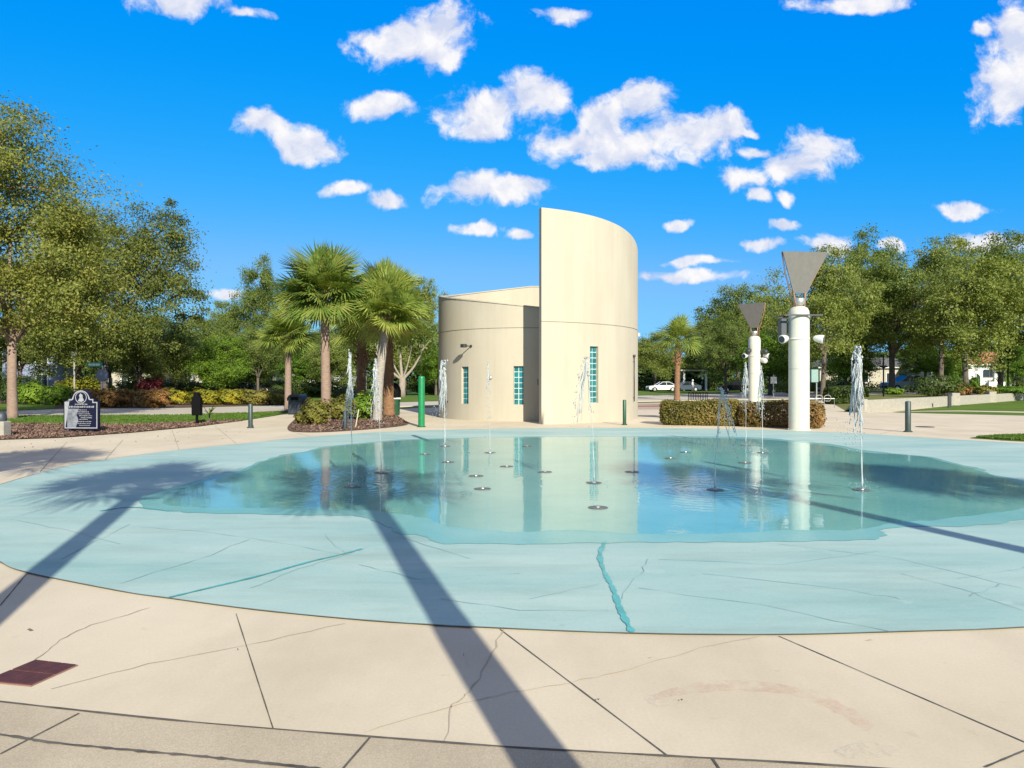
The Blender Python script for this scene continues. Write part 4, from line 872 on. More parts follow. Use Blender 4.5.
# ------------------------------------------------------------------ light columns
def light_column(label, loc, rad, rz, head_yaw, front):
    t = thing('light_column', label, 'light column', loc, rz)
    m = MB(); hc = 4.05
    m.lathe([(rad + .04, 0), (rad + .04, .03), (rad, .035), (rad, hc - .28), (rad * .96, hc - .17), (rad * .82, hc - .08), (rad * .55, hc - .02), (0.02, hc)], 32); autosmooth(m.build('shaft', WHITEPAINT, t))
    m = MB()
    for k in range(6): a = PI / 3 * k; m.lathe([(.018, .031), (.018, .05), (.008, .055)], 6, ((rad + .02) * math.cos(a), (rad + .02) * math.sin(a), 0))
    m.build('base_bolts', STEEL, t)
    m = MB(); m.lathe([(rad + .003, 1.985), (rad + .003, 1.997)], 32); m.build('seam', DULLSTEEL, t, True)
    # strap and flood lamps
    m = MB(); m.lathe([(rad + .012, 2.93), (rad + .012, 3.0)], 32); st = m.build('strap', WHITEGLOSS, t, True)
    for s in (-1, 1):
        fl = MB(); fl.lathe([(.05, 0), (.10, .06), (.135, .2), (.14, .30), (.12, .32)], 14); o = autosmooth(fl.build('flood_lamp', WHITEGLOSS, t)); o.location = (s * (rad + .10), -.12, 3.0); o.rotation_euler = Vector((s * .75, -.55, -.18)).to_track_quat('Z', 'Y').to_euler()
        ln = MB(); ln.lathe([(.112, .321), (.11, .326)], 14); ln.build('lens', PANE, o)
    if front:
        m = MB(); m.box(-.62, .62, -rad - .07, -rad - .015, 3.70, 3.745); m.box(-.62, .62, rad + .015, rad + .07, 3.70, 3.745); m.box(-.62, -.56, -rad - .015, rad + .015, 3.70, 3.745); m.box(.56, .62, -rad - .015, rad + .015, 3.70, 3.745)
        br = m.build('bracket', DARK, t)
        m = MB(); m.box(-.60, -.38, .0, .28, 3.02, 3.66, .03); m.build('speaker_box', BINBLUE, t)
    else:
        for s, z in ((-1, 3.25), (1, 3.22), (.9, 2.75)):
            c_ = MB(); c_.lathe([(.10, 0), (.14, .05), (.14, .3), (.10, .36)], 12); o = c_.build('camera_head', DARK if z > 3 else WHITEGLOSS, t, True); o.location = (s * (rad + .02), -.18, z); o.rotation_euler = Vector((s * .6, -1, -.3)).to_track_quat('Z', 'Y').to_euler()
    # reflector head: funnel panel on rusty pipes
    hd = thing('head_frame', None, None); hd.parent = t; hd.location = (0, 0, hc); hd.rotation_euler = (0, 0, head_yaw)
    m = MB(); z0, z1 = .42, 1.70; w0, w1 = .21, .76; yb, yt = -.05, -.42
    for (dy) in (0,):
        q = [(-w0, yb, z0), (w0, yb, z0), (w1, yt, z1), (-w1, yt, z1)]; nrm = Vector((0, -(z1 - z0), (yt - yb))).normalized(); k = [tuple(Vector(p_) - nrm * .05) for p_ in q]
        m.poly(q); m.poly(k)
        for s in range(4): m.poly([q[s], q[(s + 1) % 4], k[(s + 1) % 4], k[s]])
    m.build('reflector', PANELGREY, hd)
    m = MB()
    for s in (-1, 1):
        m.tube([(s * .20, .10, -.18), (s * .23, .06, .35), (s * w1 * .70, (yb + yt) * .5 + .12, 1.05), (s * w1, yt + .07, z1 - .02)], .022, 7)
        m.tube([(s * .13, -.10, -.1), (s * w0, yb + .04, z0 + .1)], .03, 7)
    m.tube([(-w1, yt + .07, z1 - .03), (w1, yt + .07, z1 - .03)], .024, 7); m.build('pipes', RUST, hd, True)
    m = MB(); m.lathe([(.12, 0), (.16, .05), (.20, .22), (.18, .24)], 14); m.build('uplight', STEEL, hd, True)
    return t
light_column('nearer thick white light column with grey funnel reflector and two flood lamps', G(799, 430), .325, 0, R(6), True)
light_column('farther white light column with brown reflector and dark cameras standing behind the hedge', at(754.5, 40), .32, 0, R(-42), False)

# ------------------------------------------------------------------ posts, bollards, bins, signs
def bollard(label, loc, r, h, mat, group):
    t = thing('bollard', label, 'bollard', loc, 0, group)
    m = MB(); m.lathe([(r * 1.55, 0.002), (r * 1.55, .025), (r * 1.1, .05)], 16); m.build('base_plate', mat, t)
    m = MB(); m.lathe([(r, .04), (r, h - r * .35), (r * .85, h - r * .1), (r * .4, h)], 16); autosmooth(m.build('post', mat, t)); return t
BO = 'bollards round the pad'
bollard('dark bollard at the edge of the planting bed near the litter bin', G(250.5, 428), .075, .83, BOLLARD, BO)
bollard('dark bollard on the pavement near the terrace lawn', G(908, 432), .085, .97, BOLLARD, BO)
bollard('dark green bollard in front of the tall wall', G(624.5, 425), .065, .92, DKGREEN, BO)
bollard('dark stub post with yellow top in the palm bed', G(345, 430), .07, .62, DARK, BO)
m = MB(); m.tube([(0, 0, 0), (.10, .05, .62)], .022, 7); o = m.build('wooden_stake', plain('pale_wood', (.5, .42, .3), .8)); o.location = G(355.5, 427.5); tag(o, 'thin pale stake leaning in the palm bed mulch', 'stake')
t = thing('green_post', 'tall bright green round post at the pad edge', 'post', G(421.5, 427))
m = MB(); m.lathe([(.115, 0), (.115, 1.70), (.108, 1.745), (.085, 1.77), (.02, 1.775)], 20); autosmooth(m.build('post', GREENPAINT, t)); m = MB(); m.lathe([(.15, .002), (.15, .02), (.12, .03)], 18); m.build('base_plate', DKGREEN, t)
m = MB(); m.box(-.13, .13, -.03, .03, 1.60, 1.66); m.build('sensor', DARK, t)
# slate litter bin
t = thing('litter_bin', 'slate coloured litter bin with rounded hood by the palm bed', 'bin', at(299, dist(414.5)), R(-12))
m = MB(); m.box(-.42, .30, -.30, .30, .06, .66, .03); m.box(-.36, .24, -.25, .25, 0, .07); m.build('bin_body', BINBLUE, t)
prof = [(-.45, .66), (.33, .66), (.33, .78), (.26, .90), (.12, .97), (-.24, .97), (-.38, .90), (-.45, .78)]
m = MB(); m.prism(prof, -.33, .33); m.build('hood', DARK, t)
m = MB(); m.box(-.26, .14, -.34, -.331, .70, .84); m.build('flap', BLACK, t)
# green bin
t = thing('litter_bin', 'dark green bin with tall black hood between palm trunks and bare tree', 'bin', at(395, dist(415.3)), R(10))
m = MB(); m.lathe([(.20, .0), (.22, .05), (.235, .75), (.245, .80)], 18); autosmooth(m.build('bin_body', DKGREEN, t))
m = MB(); m.lathe([(.27, .80), (.28, .84), (.28, 1.15), (.22, 1.35), (.10, 1.48), (.02, 1.52)], 18); autosmooth(m.build('hood', BLACK, t))
m = MB(); m.box(-.26, .26, -.27, -.20, .76, .83); m.build('handle', STEEL, t)
# black covered box on a post
t = thing('covered_post_box', 'black hooded box on a short post at the bed edge', 'post box', G(197, 424.5))
m = MB(); m.tube([(0, 0, 0), (0, 0, .45)], .05, 8); m.build('post', BLACK, t)
prof = [(-.155, .34), (.155, .34), (.16, .92), (.15, .98), (.10, 1.02), (.09, 1.10), (.065, 1.16), (.03, 1.19), (-.03, 1.19), (-.065, 1.16), (-.09, 1.10), (-.10, 1.02), (-.15, .98), (-.16, .92)]
m = MB(); m.prism(prof, -.11, .11); m.build('box_body', BLACK, t)
# pale pedestal with dark dome
t = thing('pedestal_lamp', 'pale concrete pedestal with dark domed cap at the bed corner', 'pedestal', G(1.5, 436.5))
m = MB(); m.box(-.17, .17, -.17, .17, 0, .44, .02); m.build('pedestal', PALEPOST, t); m = MB(); m.lathe([(.13, .44), (.14, .50), (.13, .62), (.09, .70), (.03, .73)], 16); autosmooth(m.build('dome', BINBLUE, t))
# monument sign
t = thing('monument_sign', 'navy park sign with arched top, silver border and round emblem', 'sign', G(82, 432.5), R(-3))
def arch(w, h0, sh, r, inset=0.0):
    w -= inset; pts = [(-w, .10 + inset), (w, .10 + inset), (w, h0 - inset), (w - sh, h0 - inset), (w - sh, h0 + .09 - inset), (r - inset * .4, h0 + .09 - inset)]
    c = h0 + .06
    for i in range(0, 13):
        a = PI * i / 12
        x, z = (r - inset) * math.cos(a), c + (r - inset) * math.sin(a)
        if z > h0 + .09 - inset: pts.append((x, z))
    pts += [(-(r - inset * .4), h0 + .09 - inset), (-(w - sh), h0 + .09 - inset), (-(w - sh), h0 - inset), (-w, h0 - inset)]; return pts
m = MB(); m.prism(arch(.555, .98, .13, .30), -.05, .05); m.build('board', NAVY, t)
bo, bi = arch(.555, .98, .13, .30, .03), arch(.555, .98, .13, .30, .06); m = MB()
for i in range(len(bo)):
    j = (i + 1) % len(bo); m.poly([(bo[i][0], -.054, bo[i][1]), (bo[j][0], -.054, bo[j][1]), (bi[j][0], -.054, bi[j][1]), (bi[i][0], -.054, bi[i][1])])
m.build('border', SIGNSILVER, t)
m = MB()
for i in range(24):
    a, b = 2 * PI * i / 24, 2 * PI * (i + 1) / 24
    m.poly([(.185 * math.cos(a), -.054, 1.09 + .185 * math.sin(a)), (.185 * math.cos(b), -.054, 1.09 + .185 * math.sin(b)), (.165 * math.cos(b), -.054, 1.09 + .165 * math.sin(b)), (.165 * math.cos(a), -.054, 1.09 + .165 * math.sin(a))])
m.poly([(-.02, -.054, 1.22), (.05, -.054, 1.17), (.06, -.054, 1.08), (.10, -.054, 1.0), (.02, -.054, .95), (-.10, -.054, .98), (-.04, -.054, 1.08), (-.06, -.054, 1.15)])
m.build('emblem', SIGNSILVER, t)
rd = random.Random(12); m = MB()
def scrib(x0, x1, z, h):
    x = x0
    while x < x1:
        w = rd.uniform(.012, .03); hh = h * rd.uniform(.65, 1); m.poly([(x, -.054, z), (x + w, -.054, z), (x + w, -.054, z + hh), (x, -.054, z + hh)]); x += w + rd.uniform(.006, .022)
scrib(-.19, .18, .86, .045); scrib(-.42, .42, .775, .06)
for (x0, x1, z) in [(-.05, .2, .69), (-.08, .24, .63), (-.10, .30, .57), (-.05, .36, .51), (0, .34, .45), (-.05, .2, .40), (-.22, .3, .33), (-.1, .3, .27), (-.05, .3, .21)]: scrib(x0, x1, z, .03)
m.build('lettering', SIGNSILVER, t)
m = MB(); m.poly([(-.44, -.053, .16), (-.16, -.053, .16), (-.08, -.053, .40), (-.14, -.053, .56), (-.06, -.053, .74), (-.44, -.053, .74)]); m.build('map_panel', plain('map_panel_grey', (.17, .18, .21), .4, var=.45, scale=9), t)
for x in (-.35, .35): m = MB(); m.box(x - .05, x + .05, -.045, .045, 0, .12); m.build('foot', NAVY, t)
# street sign, stop sign back, lamp post
t = thing('street_sign', 'pole with green street name blade and grey back of an octagonal sign', 'road sign', at(102.5, 46.5)); t.scale = (.88, .88, .95)
m = MB(); m.tube([(0, 0, 0), (0, 0, 2.7)], .035, 8); m.build('pole', STEEL, t)
m = MB(); m.box(-1.08, -.02, -.015, .015, 2.62, 2.92); bl = m.build('name_blade', STREETGREEN, t)
m = MB(); rd = random.Random(2); x = -.98
while x < -.2:
    w = rd.uniform(.05, .09); m.poly([(x, -.019, 2.70), (x + w, -.019, 2.70), (x + w, -.019, 2.84), (x, -.019, 2.84)]); x += w + .03
m.build('lettering', TRIMWHITE, bl)
m = MB(); m.prism([(.44 * math.cos(PI / 8 + k * PI / 4), 2.05 + .44 * math.sin(PI / 8 + k * PI / 4)) for k in range(8)], .035, .05); m.prism([(.44 * math.cos(PI / 8 + k * PI / 4), 2.05 + .44 * math.sin(PI / 8 + k * PI / 4)) for k in range(8)], -.05, -.038); m.build('octagon_plate', SIGNBACK, t)
t = thing('lamp_post', 'slim pale lamp post with small lantern above the yellow green bush', 'lamp post', at(74.3, 52))
m = MB(); m.tube([(0, 0, 0), (0, 0, .5), (0, 0, 3.3)], [.09, .06, .05], 10); m.build('pole', PALEPOST, t); m = MB(); m.lathe([(.06, 3.3), (.20, 3.36), (.24, 3.62), (.16, 3.70), (.03, 3.8)], 12); m.build('lantern', STEEL, t)
t = thing('lamp_post', 'thin black lamp post beside the oak on the terrace behind the low wall', 'lamp post', at(883.5, 52, TH))
m = MB(); m.tube([(0, 0, 0), (0, 0, 3.0)], .05, 8); m.build('pole', BLACK, t); m = MB(); m.lathe([(.05, 2.0), (.26, 2.08), (.26, 2.14), (.05, 2.2)], 10); m.build('lantern', BLACK, t)
t = thing('lamp_post', 'thin dark pole at the edge of the terrace lawn past the arch', 'lamp post', at(1008, 62, TH))
m = MB(); m.tube([(0, 0, 0), (0, 0, 3.4)], .07, 8); m.build('pole', BLACK, t); m = MB(); m.lathe([(.06, 3.4), (.22, 3.5), (.22, 3.8), (.05, 3.95)], 10); m.build('lantern', BLACK, t)
# small pole sign seen between the columns
t = thing('road_sign', 'small white road sign on a thin pole between the two light columns', 'road sign', at(773.5, 72))
m = MB(); m.tube([(0, 0, 0), (0, 0, 2.2)], .04, 8); m.build('pole', STEEL, t); m = MB(); m.box(-.3, .3, -.06, -.03, 1.35, 2.0); m.build('plate', TRIMWHITE, t)
t = thing('utility_cabinet', 'grey green utility box on a post beside the nearer light column', 'utility box', at(814, 58))
m = MB(); m.tube([(.2, 0, 0), (.2, 0, 2.3)], .05, 8); m.build('post', STEEL, t); m = MB(); m.box(-.25, .3, -.12, .12, 1.5, 2.5, .02); m.build('cabinet', plain('cabinet', (.2, .32, .30), .5), t)

# bike racks
t = thing('bike_rack', 'row of black hoop bike racks near the small palm', 'bike rack', at(697, dist(400)))
for i in range(6):
    x = -.72 + i * .29; m = MB(); m.tube([(x, 0, 0)] + [(x + .1 - .1 * math.cos(a), .25 * (a / PI), .55 + .1 * math.sin(a)) for a in [PI * k / 6 for k in range(7)]] + [(x + .2, .25, 0)], .032, 6); m.build('hoop', BLACK, t)
t = thing('bike_rack', 'silver looped bike rack just past the nearer light column', 'bike rack', at(820, 44))
for i in range(2):
    x = -.25 + i * .5; m = MB(); m.tube([(x, 0, .05), (x, 0, .5)] + [(x + .2 - .2 * math.cos(a), 0, .62 + .14 * math.sin(a)) for a in [PI * k / 8 for k in range(9)]] + [(x + .4, 0, .5), (x + .3, 0, .40), (x + .05, 0, .42)], .022, 6); m.build('hoop', DULLSTEEL, t)
m = MB(); m.tube([(-.8, .1, 0), (-.8, .1, .55), (.9, .1, .55), (.9, .1, 0)], .025, 6); m.build('rail', STEEL, t)

# low concrete wall with end pier and posts
t = thing('low_wall', 'long low pale concrete retaining wall behind the terrace lawn', 'wall')
m = MB(); d = (wl[1] - wl[0]).normalized(); q = Vector((-d.y, d.x)) * .15
for a, b in ((wl[0], wl[1]), (wl[1], wl[2])):
    lo = [(*(a + q * -1), -.01), (*(b - q), -.01), (*(b + q), -.01), (*(a + q), -.01)]; hi = [(p_[0], p_[1], .62) for p_ in lo]
    m.poly(hi)
    for s in range(4): m.poly([lo[s], lo[(s + 1) % 4], hi[(s + 1) % 4], hi[s]])
m.build('wall_body', PALEPOST, t)
m = MB(); c = wl[0] - d * .2; m.box(-.24, .24, -.24, .24, 0, .68, .02, 0, (c.x, c.y, 0)); m.build('end_pier', PALEPOST, t)
for u in (953, 990):
    k = (u - 512) / F; s = (k * wl[0].y - wl[0].x) / (d.x - k * d.y); c = wl[0] + d * s
    m = MB(); m.box(-.26, .26, -.26, .26, 0, .82, .02, 0, (c.x, c.y - .1, 0)); m.build('pier', PALEPOST, t)
t = thing('wall_drain_box', 'dark post standing against the low concrete wall pier', 'post', at(949.5, 44)); m = MB(); m.box(-.09, .09, -.05, .05, 0, .75); m.box(-.12, .12, -.06, .06, .75, .8); m.build('post', DARK, t)
# pavement drains
m = MB(); m.lathe([(.30, .004), (.30, .012), (.02, .013)], 20); o = m.build('drain_cover', DARK); o.location = G(925, 427); tag(o, 'flat dark round drain cover on the pavement past the dark bollard', 'drain cover')
t = thing('drain_cover', 'square maroon metal drain cover in the pale pavement', 'drain cover')
Q = [G(36, 661), G(78, 666), G(31, 687), G(-16, 682.5)]
def lerp2(s, r): return Q[0].lerp(Q[1], s).lerp(Q[3].lerp(Q[2], s), r)
m = MB()
def slab(s0, s1, r0, r1, z):
    p = [lerp2(s0, r0), lerp2(s1, r0), lerp2(s1, r1), lerp2(s0, r1)]; lo = [(a.x, a.y, .001) for a in p]; hi = [(a.x, a.y, z) for a in p]; m.poly(hi)
    for s in range(4): m.poly([lo[s], lo[(s + 1) % 4], hi[(s + 1) % 4], hi[s]])
slab(0, 1, 0, 1, .007); m.build('frame', MAROONLINE, t); m = MB()
for (r0, r1) in ((.015, .49), (.51, .985)):
    for (s0, s1) in ((.015, .325), (.345, .655), (.675, .985)):
        for k in range(5): slab(s0 + (s1 - s0) * k / 5, s0 + (s1 - s0) * (k + .84) / 5, r0 + .01, r1 - .01, .012)
m.build('grate', MAROON, t)

# fountain nozzles and water jets
JM = jet_mat(); NOZ = plain('nozzle_iron', (0.13, 0.13, 0.12), 0.6, var=0.4, scale=20)
noz = thing('fountain_nozzle', 'flat dark round fountain nozzle set in the wet pad', 'nozzle', (0, 0, 0), 0, 'fountain nozzles in the pad')
m = MB(); m.lathe([(.125, .019), (.125, .0225), (.11, .024), (.02, .024)], 20); m.build('grate', NOZ, noz); m = MB(); m.lathe([(.03, .024), (.028, .032), (.01, .032)], 10); m.build('spout', STEEL, noz)
NZ = [(425, 455), (448, 463), (476, 477), (482.5, 490), (506.6, 467.4), (527, 447), (545, 473), (598, 509), (670.5, 459), (685.7, 453), (745, 463.6), (632, 473)]
allnz = [(j[0].x, j[0].y) for j in JETS] + [(G(*p).x, G(*p).y) for p in NZ]
for i, (x, y) in enumerate(allnz):
    if i == 0: noz.location = (x, y, 0)
    else: dup(noz, None, None, (x, y, 0), i * .7)
JL = ['tall jet with feathery plume in front of the tallest palm', 'jet fanning out before the leaning palm trunk', 'thick frothy jet at the outer edge of the drum', 'thin broken jet before the middle of the drum', 'jet arching over beside the tall wall window', 'short jet arching over before the brown hedge', 'fanning jet before the shaft of the farther light column', 'fanning jet just beside the farther light column', 'thick white jet near the end of the low concrete wall']
for i, (b, tx, h, kind) in enumerate(JETS):
    rd = random.Random(100 + i); t = thing('water_jet', JL[i], 'water jet', (b.x, b.y, .04), 0, 'fountain jets on the pad'); dx = tx - b.x
    m = MB(); n = 18; path = [(dx * (k / n) ** 2 + rd.uniform(-.004, .004), rd.uniform(-.004, .004), h * .93 * k / n) for k in range(n + 1)]
    r0 = {'thick': .011, 'thin': .0045, 'arch': .006}.get(kind, .007)
    m.tube(path, [r0 * rd.uniform(.55, 1.2) * (1.3 if k < 5 else .8) for k in range(n + 1)], 6); m.build('stream', JM, t, True)
    m = MB()
    def drop(x, y, z, r, st=1.6): m.ico((x, y, z), r, (1, 1, st * rd.uniform(.8, 1.5)))
    def strand(a, w0, w1, z0, z1, r, n=9, arc=0.0):
        # a falling ligament: wanders down and outwards, swelling and pinching
        p = []; rr = []; wob_ = rd.uniform(0, 6.28)
        for k in range(n):
            f = k / (n - 1); q = w0 + (w1 - w0) * f ** 1.3 + arc * math.sqrt(f); a2 = a + .5 * math.sin(f * 4 + wob_)
            p.append((dx + q * math.cos(a2) + rd.uniform(-.008, .008), q * math.sin(a2) + rd.uniform(-.008, .008), z0 + (z1 - z0) * f ** 1.4)); rr.append(r * rd.uniform(.35, 1.5) * (1 - .55 * f))
        m.tube(p, rr, 5)
    if kind == 'thick':
        for k in range(34): zs_ = h * rd.uniform(.72, 1.0); strand(rd.uniform(0, 6.28), rd.uniform(.02, .07), rd.uniform(.05, .11), zs_, zs_ - h * rd.uniform(.2, .42), .012, 8)
        for k in range(26): m.ico((dx + rd.gauss(0, .04), rd.gauss(0, .04), h * rd.uniform(.86, 1.0)), rd.uniform(.010, .026), (1, 1, 1.4))
        for k in range(150): s_ = rd.random(); a = rd.uniform(0, 6.28); q = .03 + .09 * s_ * rd.random() ** .5; drop(dx * .95 + q * math.cos(a), q * math.sin(a), h * (1 - .65 * s_), rd.uniform(.004, .011))
        for k in range(70): drop(dx - rd.uniform(-.06, .30) * (1 if dx < 0 else .6), rd.uniform(-.2, .2), h * rd.uniform(.25, .5), rd.uniform(.004, .009))
    elif kind == 'plume':
        for k in range(14): zs_ = h * rd.uniform(.75, 1.0); strand(rd.uniform(0, 6.28), .012, rd.uniform(.02, .06), zs_, zs_ - h * rd.uniform(.12, .28), .011, 8)
        for k in range(8): strand(rd.uniform(0, 6.28), .02, rd.uniform(.08, .17), h * rd.uniform(.68, .8), h * rd.uniform(.42, .55), .006, 8)
        for k in range(110): s_ = rd.random(); a = rd.uniform(0, 6.28); q = .02 + .14 * max(0, s_ - .3) * rd.random(); drop(dx + q * math.cos(a), q * math.sin(a), h * (1 - .55 * s_), rd.uniform(.004, .009), 2)
    elif kind == 'fan':
        for k in range(12): zs_ = h * rd.uniform(.8, 1.0); strand(rd.uniform(0, 6.28), .015, rd.uniform(.04, .10), zs_, zs_ - h * rd.uniform(.12, .3), .010, 8)
        for k in range(6): strand(rd.uniform(0, 6.28), .03, rd.uniform(.08, .16), h * rd.uniform(.7, .9), h * rd.uniform(.4, .55), .005, 8)
        for k in range(120): s_ = rd.random() ** 1.3; a = rd.uniform(0, 6.28); q = (.02 + .15 * s_) * rd.random() ** .5; drop(dx + q * math.cos(a), q * math.sin(a), h * (1 - .6 * s_), rd.uniform(.004, .009), 1.9)
    elif kind == 'thin':
        for k in range(5): zs_ = h * rd.uniform(.82, 1.0); strand(rd.uniform(0, 6.28), .006, rd.uniform(.02, .05), zs_, zs_ - h * rd.uniform(.1, .25), .010, 7)
        for k in range(60): s_ = rd.random(); drop(dx * (1 - s_ * .5) + rd.gauss(0, .012 + .035 * s_), rd.gauss(0, .02), h * (1 - .85 * s_), rd.uniform(.004, .010), 2.2)
    else:
        sg = -1 if i == 4 else 1
        for k in range(9 if i == 4 else 5): strand((0 if sg > 0 else PI) + rd.uniform(-.3, .3), .0, rd.uniform(.08, .2), h - rd.uniform(0, .10), h * rd.uniform(.45, .62), .009, 9, rd.uniform(0, .05))
        for k in range(3): strand((PI if sg > 0 else 0) + rd.uniform(-.3, .3), .0, rd.uniform(.03, .08), h - rd.uniform(.05, .15), h * rd.uniform(.4, .6), .006, 8)
        for k in range(90): f = rd.random(); s_ = rd.choice((sg, sg, -sg * .25)); drop(dx + s_ * .22 * f + rd.gauss(0, .015), rd.gauss(0, .03), h - 1.2 * f * f * rd.uniform(.7, 1.05), rd.uniform(.004, .010), 1.8)
    for v in range(40):                              # splash at the foot
        a = rd.uniform(0, 6.28); q = abs(rd.gauss(0, .16)); drop(q * math.cos(a), q * math.sin(a), abs(rd.gauss(.02, .05)), rd.uniform(.004, .010), 1)
    m.build('spray', JM, t, True)['kind'] = 'stuff'

# ------------------------------------------------------------------ vehicles
def car(label, loc, rz, paint, suv=False):
    t = thing('parked_car', label, 'car', loc, rz)
    L, wd = 4.6, .90; dh = .22 if suv else 0
    lower = [(-2.3, .38), (-2.28, .62), (-2.2, .82 + dh * .5), (-1.35, .92 + dh * .5), (-.9, .95 + dh * .6), (1.5, .98 + dh * .7), (2.12, .98 + dh * .7), (2.27, .80), (2.3, .45), (2.22, .28), (1.78, .28), (1.72, .48), (1.56, .62), (1.36, .66), (1.16, .62), (1.0, .48), (.94, .28), (-1.02, .28), (-1.08, .48), (-1.24, .62), (-1.44, .66), (-1.64, .62), (-1.80, .48), (-1.86, .28), (-2.22, .28)]
    m = MB(); m.prism(lower, -wd, wd); b = m.build('body', paint, t)
    bv = b.modifiers.new('bevel', 'BEVEL'); bv.width = .05; bv.segments = 2
    zt = 1.46 + dh; base = .95 + dh * .6; g = MB(); st = [(-.95, base, .84), (-.1, zt, .66), (.95 if not suv else 1.5, zt - .02, .66), (1.85 if not suv else 2.1, base + .02, .82)]
    for s in (-1, 1): g.poly([(x, s * w, z) for (x, z, w) in st])
    for i in range(3): a_, b_ = st[i], st[i + 1]; g.poly([(a_[0], -a_[2], a_[1]), (b_[0], -b_[2], b_[1]), (b_[0], b_[2], b_[1]), (a_[0], a_[2], a_[1])])
    g.build('windows', CARGLASS, t)
    r_ = MB(); r_.box(-.1, st[2][0], -.67, .67, zt - .012, zt + .03, .012)
    for s in (-1, 1):
        for i in range(3): a_, b_ = st[i], st[i + 1]; r_.tube([(a_[0], s * (a_[2] + .006), a_[1]), (b_[0], s * (b_[2] + .006), b_[1])], .035, 6)
        r_.tube([(.42, s * .672, zt), (.45, s * .83, base)], .035, 6)
    r_.build('roof', paint, t)
    for x in (-1.44, 1.36):
        for s in (-1, 1):
            w = MB(); w.lathe([(.2, -.1), (.32, -.1), (.335, -.06), (.335, .06), (.32, .1), (.2, .1)], 20, axis='y'); o = w.build('wheel', TYRE, t, True); o.location = (x, s * .80, .335)
            w = MB(); w.lathe([(.04, .105), (.2, .10), (.21, .08), (.21, -.08), (.2, -.10), (.04, -.105)], 16, axis='y'); w.build('rim', STEEL, o)
    for s in (-1, 1):
        h_ = MB(); h_.box(-2.30, -2.14, s * .66 - .16, s * .66 + .16, .64, .76, .02); h_.build('headlight', LAMPGLASS, t)
    h_ = MB(); h_.box(-2.315, -2.27, -.45, .45, .42, .58, .01); h_.build('grille', BLACK, t); return t
car('white sedan parked at the street behind the small palm', at(662, 112), R(8), CARWHITE)
car('slate blue car parked just behind the white sedan', at(685, 113.5), R(10), CARDARK)
car('black car parked under the low bright tree past the yellow hedge', at(245, 66), R(3), CARBLACK)
car('dark car in deep shade behind the farther light column', at(735, 104), R(5), CARBLACK, True)
car('black car parked behind the oak trunk by the nearer light column', at(838, 88), R(4), CARBLACK)
car('grey car parked on the terrace road between the oak trunks', at(905, 78, TH), R(6), CARGREY, True)

# ------------------------------------------------------------------ houses and garden structures
def house(name, label, loc, rz, w, d, h, rise, wall, roofm, wins, cat='house', hip=True):
    t = thing(name, label, cat, loc, rz); m = MB(); m.box(-w / 2, w / 2, 0, d, 0, h); m.build('wall', wall, t)
    ov = .5; z0 = h; m = MB(); a = (-w / 2 - ov, -ov, z0); b = (w / 2 + ov, -ov, z0); c = (w / 2 + ov, d + ov, z0); e = (-w / 2 - ov, d + ov, z0); r = rise / .5 * .5
    k = min(w, d) * .45 if hip else 0
    p, q = (-w / 2 - (0 if hip else ov) + k, d / 2, z0 + rise), (w / 2 + (0 if hip else ov) - k, d / 2, z0 + rise)
    m.poly([a, b, q, p]); m.poly([b, c, q]); m.poly([c, e, p, q]); m.poly([e, a, p]); m.poly([a, b, c, e]); m.build('roof', roofm, t)
    m = MB(); m.box(-w / 2 - ov, w / 2 + ov, -ov - .03, -ov + .02, z0 - .22, z0 - .005); m.build('fascia', TRIMWHITE, t)
    for (x, z, ww, hh) in wins:
        m = MB()
        for bx in ((x - ww / 2 - .1, x - ww / 2, z, z + hh), (x + ww / 2, x + ww / 2 + .1, z, z + hh), (x - ww / 2 - .1, x + ww / 2 + .1, z - .1, z), (x - ww / 2 - .1, x + ww / 2 + .1, z + hh, z + hh + .1)): m.box(bx[0], bx[1], -.08, -.003, bx[2], bx[3])
        m.box(x - .03, x + .03, -.06, -.02, z, z + hh); f = m.build('window', TRIMWHITE, t); m = MB(); m.poly([(x - ww / 2, -.01, z), (x + ww / 2, -.01, z), (x + ww / 2, -.01, z + hh), (x - ww / 2, -.01, z + hh)]); m.build('pane', PANE, f)
    return t
house('blue_house', 'blue grey two storey house seen between the pinkish trunk and lamp post', at(30, 72), R(20), 4.6, 8, 5.0, 1.6, HOUSEBLUE, ROOFGREY, [(-.9, 3.2, .9, 1.2), (1.0, 3.2, .9, 1.2), (1.0, .6, .9, 1.6)])
t = house('cream_house', 'long cream porch house half hidden behind the trees over the yellow hedge', at(190, 96), R(2), 22, 8, 3.2, 1.8, HOUSECREAM, ROOFGREY, [(-8, .7, 1.4, 1.6), (-5, .7, 1.4, 1.6), (-1, .7, 1.4, 1.6), (3, .7, 1.4, 1.6), (7, .7, 1.4, 1.6)])
for x in (-9.5, -6.5, -3, 1, 5, 9.5):
    m = MB(); m.box(x - .18, x + .18, -2.2, -1.85, 0, 3.0, .03); m.build('column', TRIMWHITE, t)
t = house('white_house', 'small white house glimpsed under the tallest palm crown', at(312, 104), R(-3), 12, 7, 3.0, 1.4, HOUSEPALE, ROOFGREY, [(-3, .9, 1.4, 1.5), (2, .9, 1.4, 1.5)])
t = house('tiled_house', 'pale house with orange tiled roof behind the terrace oaks', at(985, 122, TH), R(-4), 17, 10, 3.9, 2.2, HOUSEGREY, ROOFTILE, [(-4.6, .8, 2.6, 2.2), (-.4, .8, 2.0, 2.2), (4.6, .8, 2.2, 2.2)])
for x in (-7.6, -2.5, 1.3, 7.2):
    m = MB(); m.box(x - .35, x + .35, -1.0, -.4, 0, 3.65, .05); m.build('column', TRIMWHITE, t)
